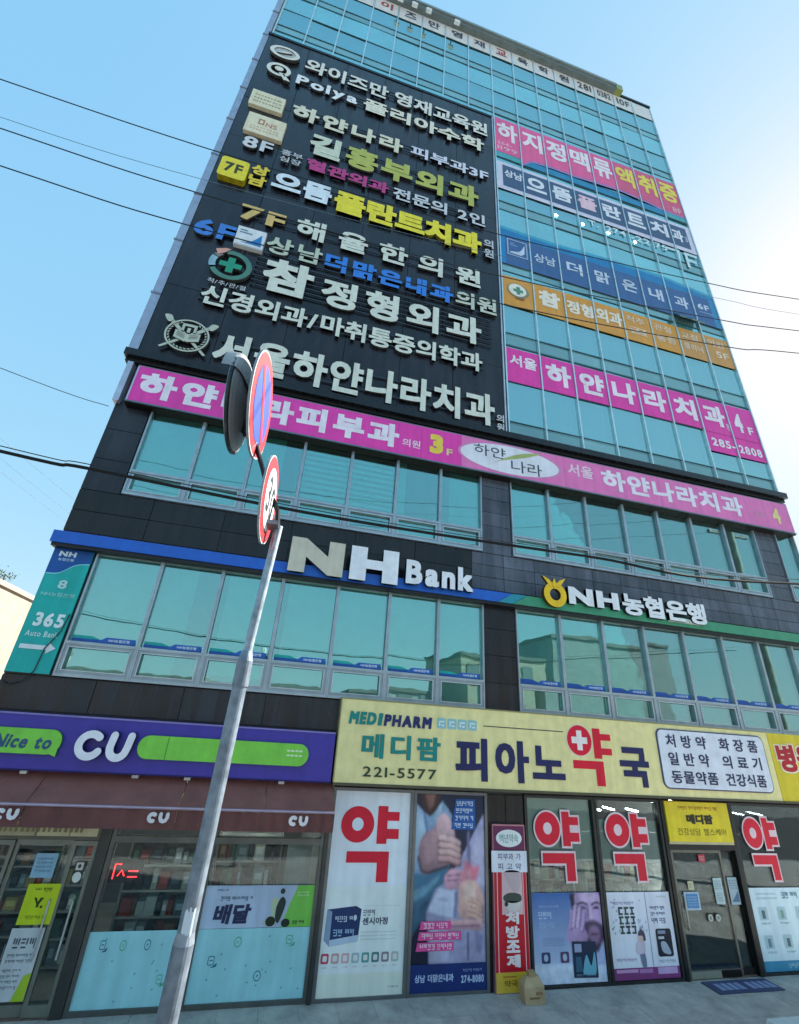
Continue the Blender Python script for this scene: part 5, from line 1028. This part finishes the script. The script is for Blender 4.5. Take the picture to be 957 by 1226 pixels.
for i in range(4):
    x0, z0 = near(2.68+i*.18, 3.19, d); q.poly(rrect(x0, x0+.155, z0, z0+.15, .02), -d-.004, '#8fc0c6'); q.rect(x0+.035, x0+.12, z0+.09, z0+.11, -d-.006, '#e3f0ee'); q.rect(x0+.035, x0+.055, z0+.035, z0+.085, -d-.006, '#e3f0ee'); q.rect(x0+.075, x0+.12, z0+.035, z0+.055, -d-.006, '#e3f0ee')
x0, z0 = near(3.5, 3.265, d); x1, _ = near(5.0, 3.27, d); q.rect(x0, x1, z0, z0+.014, -d-.004, '#3d3d4c'); q.build('print', t)
TL('메디팜', 1.47, 2.75, 2.71, 3.05, '#168580', .035, gap=.12); TL('221-5577', 1.52, 2.69, 2.465, 2.60, '#2d4431', .012, gap=.06); TL('피아노', 3.01, 4.97, 2.47, 3.08, '#20265a', .04, gap=.1); TL('국', 6.07, 6.66, 2.49, 3.1, '#20265a', .04)
x0, z0 = near(5.06, 2.48, d); q = MB(); yy = -d-.004; kx = .86*.974/.87
def ring(r, c, k): q.poly(ellipse(x0+.235, z0+.66, r, r*.98, 32), yy-k*.001, c)
ring(.255, '#e6d8c2', 0); ring(.235, RED, 1); cx, cz, u, v = x0+.235, z0+.66, .15, .05
q.poly([(cx-v, cz-u), (cx+v, cz-u), (cx+v, cz-v), (cx+u, cz-v), (cx+u, cz+v), (cx+v, cz+v), (cx+v, cz+u), (cx-v, cz+u), (cx-v, cz+v), (cx-u, cz+v), (cx-u, cz-v), (cx-v, cz-v)], yy-.003, '#f1e8e6')
q.poly([(x0+w_, z0+h) for w_, h in ((.5, .4), (.65, .4), (.65, .46), (.85, .46), (.85, .56), (.65, .56), (.65, .68), (.85, .68), (.85, .78), (.65, .78), (.65, .86), (.5, .86))], yy-.001, RED); q.poly([(x0+w_, z0+h) for w_, h in ((.0+.08, .24), (.5, .24), (.5, 0), (.66, 0), (.66, .36), (.08, .36))], yy-.0015, RED); q.build('red_letter', t)
x0, z0 = near(6.91, 2.49, d); x1, z1 = near(9.36, 3.45, d)
q = MB(); q.prism(rrect(x0, x1, z0, z1, .12), -d-.018, -d-.001, '#3d4468', 'face'); q.prism(rrect(x0+.02, x1-.02, z0+.02, z1-.02, .1), -d-.024, -d-.0185, '#dde2f0', 'face'); q.build('white_panel', t)
for s_, u0, u1, v0, v1 in (('처방약', 7.09, 7.98, 3.15, 3.36), ('화장품', 8.28, 9.18, 3.15, 3.36), ('일반약', 7.09, 7.98, 2.86, 3.07), ('의료기', 8.28, 9.18, 2.86, 3.07), ('동물약품', 7.09, 8.1, 2.58, 2.78), ('건강식품', 8.28, 9.2, 2.58, 2.78)):
    k_ = (CAM_D-d)/CAM_D; letters(t, s_, u0*k_, u1*k_, CAM_H+(v0-CAM_H)*k_, CAM_H+(v1-CAM_H)*k_, '#2b3156', d=d+.03, depth=.005, off=.02, side='#2b3156', meas=False, fin='print', gap=.35 if len(s_) == 3 else .05)
t = thing('shop_sign', (10.6, -.1, 2.4), 'bright yellow sign board with red lettering at the right edge', 'sign')
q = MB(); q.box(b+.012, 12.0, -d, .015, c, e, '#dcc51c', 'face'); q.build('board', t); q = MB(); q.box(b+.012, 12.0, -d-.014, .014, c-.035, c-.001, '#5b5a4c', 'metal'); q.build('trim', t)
x0, z0 = near(9.66, 2.86, d+.01); q = MB(); text(q, '병원약국', x0, x0+1.95, z0, z0+.46, -d-.005, '#b5182c', off=.045, outline='#f0e3c8', ow=.05); q.build('print', t)

# ================================================================== PAVEMENT OBJECTS
t = thing('door_mat', (7.5, -.25, 0), 'dark blue door mat with pale worn lettering in front of the pharmacy door', 'mat')
q = MB(); q.box(6.92, 8.1, -.43, -.1, .004, .014, '#3c4468', 'fabric'); q.build('base', t)
q = MB(); R = random.Random(4)
for k in range(2):
    for j in range(4):
        x = 7.04+k*.56+j*.12; q.add([(x, -.36, .0165), (x+.1, -.36, .0165), (x+.09, -.18, .0165), (x+.01, -.18, .0165)], [(0, 1, 2, 3)], '#8a95ba', 'fabric')
q.build('pattern', t)
t = thing('paper_sack', (4.02, -.28, 0), 'small tan paper sack standing by the foot of the red column sign', 'bag')
q = MB(); q.add([(3.87, -.38, .004), (4.15, -.38, .004), (4.16, -.19, .004), (3.88, -.19, .004), (3.86, -.37, .17), (4.15, -.38, .18), (4.15, -.2, .17), (3.88, -.2, .18), (3.92, -.32, .26), (4.1, -.33, .27), (4.1, -.27, .27), (3.92, -.27, .26)],
              [(0, 1, 5, 4), (1, 2, 6, 5), (2, 3, 7, 6), (3, 0, 4, 7), (4, 5, 9, 8), (5, 6, 10, 9), (6, 7, 11, 10), (7, 4, 8, 11), (8, 9, 10, 11)], '#b39c78', 'wall'); q.build('sack', t)
q = MB(); q.box(3.96, 4.06, -.335, -.26, .262, .31, '#a48a62', 'wall'); q.build('folded_top', t); q = MB(); q.rect(3.93, 4.08, .06, .08, -.384, '#7d6647'); q.rect(4.02, 4.12, .1, .13, -.3845, '#8a7150'); q.build('print', t)
t = thing('concrete_block', (7.4, -1.3, 0), 'white painted concrete block lying on the pavement at the bottom right corner', 'block')
q = MB(); P0 = [(6.79, -1.6), (7.75, -1.6), (7.75, -1.2), (6.79, -1.2)]
q.add([(x, y, .0) for x, y in P0]+[(x+(.02 if x < 7.4 else -.02), y+(.02 if y < -1.4 else -.02), .1) for x, y in P0], [(0, 1, 5, 4), (1, 2, 6, 5), (2, 3, 7, 6), (3, 0, 4, 7), (4, 5, 6, 7)], '#d3d8d8', 'wall'); q.build('block', t)

# ================================================================== ROAD SIGN POLE WITH MIRROR (stands near the kerb)
PY = -5.6
t = thing('sign_pole', (-.2, PY, 0), 'galvanised grey pole with a collar, carrying two round road signs and a mirror', 'pole')
px = lambda z: -.185+.055*(z+.03)/3.39
q = MB(); q.tube([(px(-.03), PY, -.03), (px(2.5), PY, 2.5)], .034, '#76828f', 'galv', n=20); q.tube([(px(2.5), PY, 2.5), (px(2.53), PY, 2.53)], .034, '#8f9aa5', 'galv', n=20, r1=.0285); q.build('base_pole', t)
q = MB(); q.tube([(px(2.52), PY, 2.52), (-.13, PY, 3.36)], .0285, '#808d9a', 'galv', n=20); q.build('lower_pole', t)
q = MB()
for k in range(5): g = math.radians(-120+k*14); g2 = math.radians(-120+(k+1)*14); x = px(2.56); q.add([(x+.0295*math.cos(h_), PY+.0295*math.sin(h_), z) for h_, z in ((g, 2.535-.004*k), (g2, 2.53+.003*(k % 2)), (g2, 2.6-.012*(k % 2)), (g, 2.59+.006*(k % 3)))], [(0, 1, 2, 3)], '#c9d2da', 'print')
q.build('torn_sticker', t)
q = MB(); q.tube([(-.13, PY, 3.3), (-.13, PY, 3.4)], .032, '#7f8b97', 'galv', n=20); q.tube([(-.13, PY, 3.4), (-.129, PY, 3.44)], .032, '#7f8b97', 'galv', n=20, r1=.021); q.build('collar', t)
q = MB(); q.tube([(-.129, PY, 3.43), (-.10, PY, 4.02)], .0195, '#97a3ad', 'galv', n=16); q.build('upper_pole', t)
q = MB(); q.tube([(-.1, PY, 3.97), (-.12, PY, 4.1), (-.19, PY, 4.22), (-.27, PY, 4.4), (-.335, PY, 4.56), (-.36, PY, 4.75)], .013, '#1c2024', 'metal', n=10); q.build('mirror_arm', t)
q = MB(); q.tube([(-.185, PY, .0), (-.185, PY, .04)], .07, '#8d959c', 'galv', n=16); q.build('base_flange', t)
nrm = Vector((.995, -.095, 0)).normalized(); c0 = Vector((-.293, PY-.08, 4.627))
s1 = thing('road_sign', tuple(c0), 'larger round blue road sign with a red rim, beside the mirror', 'road sign', 'round road signs on the pole')
q = MB(); q.disc(c0, nrm, .274, .012, '#dfe2e4', 'face', back='#8d949a', n=40); q.build('plate', s1)
q = MB(); q.disc(c0, nrm, .266, 0, '#b0202a', 'face', off=.002, n=40); q.disc(c0, nrm, .204, 0, '#2344a4', 'face', off=.004, n=40)
def on_disc(c, n_, pts, off):
    a = Vector((0, 0, 1)).cross(n_).normalized(); b = n_.cross(a); return [c+n_*off+a*x+b*z for x, z in pts]
q.add(on_disc(c0, nrm, [(-.16, .125), (-.125, .16), (.16, -.125), (.125, -.16)][::-1], .006), [(0, 1, 2, 3)], '#b0202a', 'face'); q.build('face', s1)
q = MB(); q.box(-.345, -.3, PY-.07, PY+.02, 4.62, 4.65, '#6a7076', 'metal'); q.build('clamp', s1)
c1_ = Vector((-.16, PY-.08, 4.113))
s2 = thing('road_sign', tuple(c1_), 'smaller round white speed limit sign with a red rim at the pole top', 'road sign', 'round road signs on the pole')
q = MB(); q.disc(c1_, nrm, .21, .01, '#d9dcdf', 'face', back='#8d949a', n=36); q.build('plate', s2)
q = MB(); q.disc(c1_, nrm, .204, 0, '#b5262e', 'face', off=.002, n=36); q.disc(c1_, nrm, .15, 0, '#e3e6ea', 'face', off=.004, n=36)
for ch, u in (('3', -.055), ('0', .055)):
    vs, fs = glyph(ch, .012, False); q.add(on_disc(c1_, nrm, [((v[0]-.28)*.2+u, (v[1]-.35)*.24) for v in vs], .0062), [f[0] for f in fs], '#23262b', 'face')
q.build('face', s2); q = MB(); q.box(-.165, -.1, PY-.07, PY+.02, 4.0, 4.02, '#6a7076', 'metal'); q.build('clamp', s2)
# convex mirror seen from behind
c2 = Vector((-.425, PY+.0, 4.66)); nm = Vector((-.985, .06, -.03)).normalized()
s3 = thing('traffic_mirror', tuple(c2), 'round convex traffic mirror with dark grey back and a hood, seen from behind', 'mirror')
a_ = Vector((0, 0, 1)).cross(nm).normalized(); b_ = nm.cross(a_)
def cap(q, r, dep, col, fin, sgn, n=32, m_=6):
    vs = [c2+nm*(sgn*dep)]; 
    for k in range(1, m_+1):
        g = k/m_*math.pi/2; vs += [c2+nm*(sgn*dep*math.cos(g))+(a_*math.cos(w0)+b_*math.sin(w0))*r*math.sin(g) for w0 in [j*2*math.pi/n for j in range(n)]]
    fs = [(0, 1+j, 1+(j+1) % n) for j in range(n)]+[(1+(k-1)*n+j, 1+k*n+j, 1+k*n+(j+1) % n, 1+(k-1)*n+(j+1) % n) for k in range(1, m_) for j in range(n)]; q.add(vs, fs, col, fin)
q = MB(); cap(q, .25, .06, '#8d9194', 'face', -1); q.build('back_shell', s3)
q = MB(); cap(q, .24, .045, '#c9d2d8', 'metal', 1); q.build('mirror_face', s3)
q = MB(); n = 20; m_ = 6; vs = []
for k in range(m_+1):
    g = (.12+.88*k/m_)*math.pi/2; vs += [c2+nm*(-.075*math.cos(g))+(a_*math.cos(h_)+b_*math.sin(h_))*.262*math.sin(g) for h_ in [math.radians(8+164*j/(n-1)) for j in range(n)]]
vs += [c2+nm*.05+(a_*math.cos(h_)+b_*math.sin(h_))*.262 for h_ in [math.radians(8+164*j/(n-1)) for j in range(n)]]
q.add(vs, [(k*n+j, k*n+j+1, (k+1)*n+j+1, (k+1)*n+j) for k in range(m_+1) for j in range(n-1)], '#9a9ea1', 'face'); q.build('hood', s3)
q = MB(); ring_ = [c2+(a_*math.cos(g)+b_*math.sin(g))*.252 for g in [j*2*math.pi/32 for j in range(33)]]; q.tube(ring_, .011, '#3a3f44', 'metal', n=6); q.build('rim', s3)
q = MB(); q.tube([c2-nm*.07, (-.362, PY, 4.74)], .03, '#8f969b', 'metal', n=10); q.box(-.372, -.352, PY-.01, PY+.01, 4.5, 4.78, '#16181b', 'metal'); q.tube([c2-nm*.06-b_*.18, (-.33, PY, 4.5)], .01, '#33383d', 'metal', n=6); q.tube([c2-nm*.06+b_*.03, (-.36, PY, 4.7)], .01, '#33383d', 'metal', n=6); q.build('bracket', s3)

# ================================================================== OVERHEAD WIRES
def wire(label, pts, y, r=.0065, col='#1c2a32', group='overhead wires before the building', ys=None):
    P = smooth([(x, z) for x, z in pts], 8, False); n = len(P)
    q = MB(); q.tube([(x, y+(0 if not ys else ys*(x-P[0][0])), z) for x, z in P], r, col, 'wall', n=6)
    o = q.build('overhead_wire'); tag(o, label, 'wire', group)
wire('highest black wire, crossing from the top left sky to the blue banner', [(-12, 9.9), (-7, 9.3), (-3.88, 9.13), (-1.55, 9.07), (1.7, 9.19), (5.4, 9.65), (7.4, 10.04), (14.5, 11.7)], -4.2, .0065)
wire('black wire second from the top where they meet the right sky', [(-12, 9.2), (-7, 8.6), (-3.58, 8.35), (-1.6, 8.26), (1.68, 8.36), (5.39, 8.86), (7.06, 9.2), (14.5, 10.9)], -4.2, .0065)
wire('black wire third from the top, ending low on the right beside the orange banner', [(-12, 8.8), (-7, 8.1), (-3.37, 7.81), (-1.57, 7.72), (1.89, 7.88), (5.39, 8.32), (6.84, 8.66), (14.5, 10.3)], -4.2, .0065)
wire('thin faint wire between the highest and second black wires', [(-12, 9.4), (-7, 8.8), (-3.64, 8.52), (-1.76, 8.5), (1.7, 8.75), (5.55, 9.36), (7.24, 9.63), (14.5, 11.2)], -4.2, .003, '#5f7f93')
wire('thick bundled black cable passing over the second storey bank band', [(-12, 6.0), (-6, 5.15), (-2.21, 4.82), (-1.6, 4.8), (.26, 4.73), (2.65, 4.76), (5.3, 4.85), (14.5, 6.1)], -4.2, .013, '#050607')
wire('thin wire running just above the thick bundled cable', [(-12, 6.1), (-6, 5.22), (-2.2, 4.86), (-1.6, 4.835), (.26, 4.765), (2.65, 4.79), (5.3, 4.9), (14.5, 6.2)], -4.2, .004, '#2a343c')
q = MB(); P = smooth([(-12, -2.2, 8.8), (-5.14, -.5, 8.02), (-3.62, -.1, 7.95)], 8, False); q.tube(P, .006, '#2a343c', 'side', n=6); o = q.build('overhead_wire'); tag(o, 'single dark wire fixed to the left corner of the building below the magenta band', 'wire')
# thin wires far down the side street
for i, (x0, lab) in enumerate(((-20.6, 'leftmost thin wire sloping down behind the left corner'), (-19.6, 'middle thin wire sloping down behind the left corner'), (-18.2, 'rightmost thin wire sloping down behind the left corner'))):
    q = MB(); q.tube([(x0-5, 6, 20.0), (x0+2.2, 14, 15.2-.0), (x0+9.5, 30, 12.0)], .012, '#6f8ea0', 'side', n=5); o = q.build('overhead_wire'); tag(o, lab, 'wire', 'thin wires behind the left corner')

# ================================================================== NEIGHBOURS
t = thing('apartment_house', (-13, 12, 0), 'distant cream apartment house at the far left with plants on its roof', 'building')
q = MB(); q.box(-16, -9.75, 10, 18, -.1, 6.7, '#8f8577', 'wall'); q.build('wall', t)
q = MB(); q.box(-16.1, -9.65, 9.9, 18.1, 6.7, 6.86, '#a8917f', 'wall'); q.build('roof', t)
for k in range(5):
    for j in range(3):
        q = MB(); q.box(-15.6+k*1.2, -14.9+k*1.2, 9.96, 10.0, 1.2+j*1.9, 2.3+j*1.9, '#5c666c', 'glass' if False else 'print'); q.build('window', t)
for i, (x, y) in enumerate(((-10.15, 10.4), (-10.8, 10.5), (-10.0, 11.2))):
    p = thing('roof_plant', (x, y, 6.86), ['bushy plant on the cream house roof, nearest its corner', 'bushy plant on the cream house roof, left of the corner one', 'bushy plant on the cream house roof, behind the corner one'][i], 'plant', 'plants on the cream house roof')
    q = MB(); q.tube([(x, y, 6.86), (x, y, 7.1)], .02, '#4a3b2a', 'wall', n=5); q.build('stem', p); q = MB(); R = random.Random(i)
    for k in range(160):
        c = Vector((x+R.gauss(0, .16), y+R.gauss(0, .16), 7.12+R.gauss(0, .1))); a = Vector((R.uniform(-1, 1), R.uniform(-1, 1), R.uniform(-.3, 1))).normalized()*.07; b = a.cross(Vector((R.uniform(-1, 1), R.uniform(-1, 1), 1))).normalized()*.025
        q.add([c, c+a*.5+b, c+a, c+a*.5-b], [(0, 1, 2, 3)], R.choice(('#3c4f2c', '#4d5f35', '#2f4226')), 'leaf')
    q.build('foliage', p, kind='stuff')
# buildings across the road, seen only as reflections in the glass
R = random.Random(12)
for i, (x0, x1, y0, h, col, lab) in enumerate(((-26, -15, -24, 6.5, '#9a9186', 'brown low block across the road, farthest left'), (-14, -5, -25, 5, '#a8a7a2', 'pale grey low block across the road'), (-4, 4, -24, 4.6, '#8c857c', 'low brown shop block across the road'),
        (5, 11.5, -25, 5.2, '#9b9ea0', 'grey office block across the road'), (13, 19, -24, 8.2, '#a39a8c', 'beige block across the road'), (21, 33, -26, 10.6, '#858b8e', 'tallest grey block across the road'))):
    t = thing('street_building', ((x0+x1)/2, y0, 0), lab, 'building', 'buildings across the road'); q = MB(); q.box(x0, x1, y0-8, y0, -.1, h, col, 'wall'); q.build('wall', t); q = MB(); q.box(x0-.1, x1+.1, y0-8.1, y0+.1, h, h+.25, '#6c6d6c', 'wall'); q.build('roof', t)
    n = int((x1-x0)/1.6) if i != 5 else 0
    for k in range(n):
        for j in range(int(h/2.6)):
            q = MB(); a = x0+.4+k*(x1-x0-.4)/n; q.box(a, a+.95, y0, y0+.04, 1.2+j*2.6, 2.5+j*2.6, '#6f767a', 'print'); q.build('window', t)
t = thing('utility_pole', (14.5, -3.2, 0), 'concrete utility pole with two crossarms carrying the overhead wires', 'utility pole')
q = MB(); q.tube([(14.5, -3.4, -.1), (14.5, -3.4, 11.6)], .17, '#8c8c88', 'wall', n=14, r1=.11); q.build('pole', t)
for z in (9.9, 10.9): q = MB(); q.box(13.6, 15.4, -3.55, -3.45, z, z+.1, '#6d7275', 'metal'); q.build('crossarm', t)
q = MB(); 
for x in (13.75, 14.15, 14.85, 15.25): q.tube([(x, -3.5, 11.0), (x, -3.5, 11.2)], .05, '#b9b2a6', 'face', n=8)
q.build('insulator', t)

SC.collection.children.link(COL)
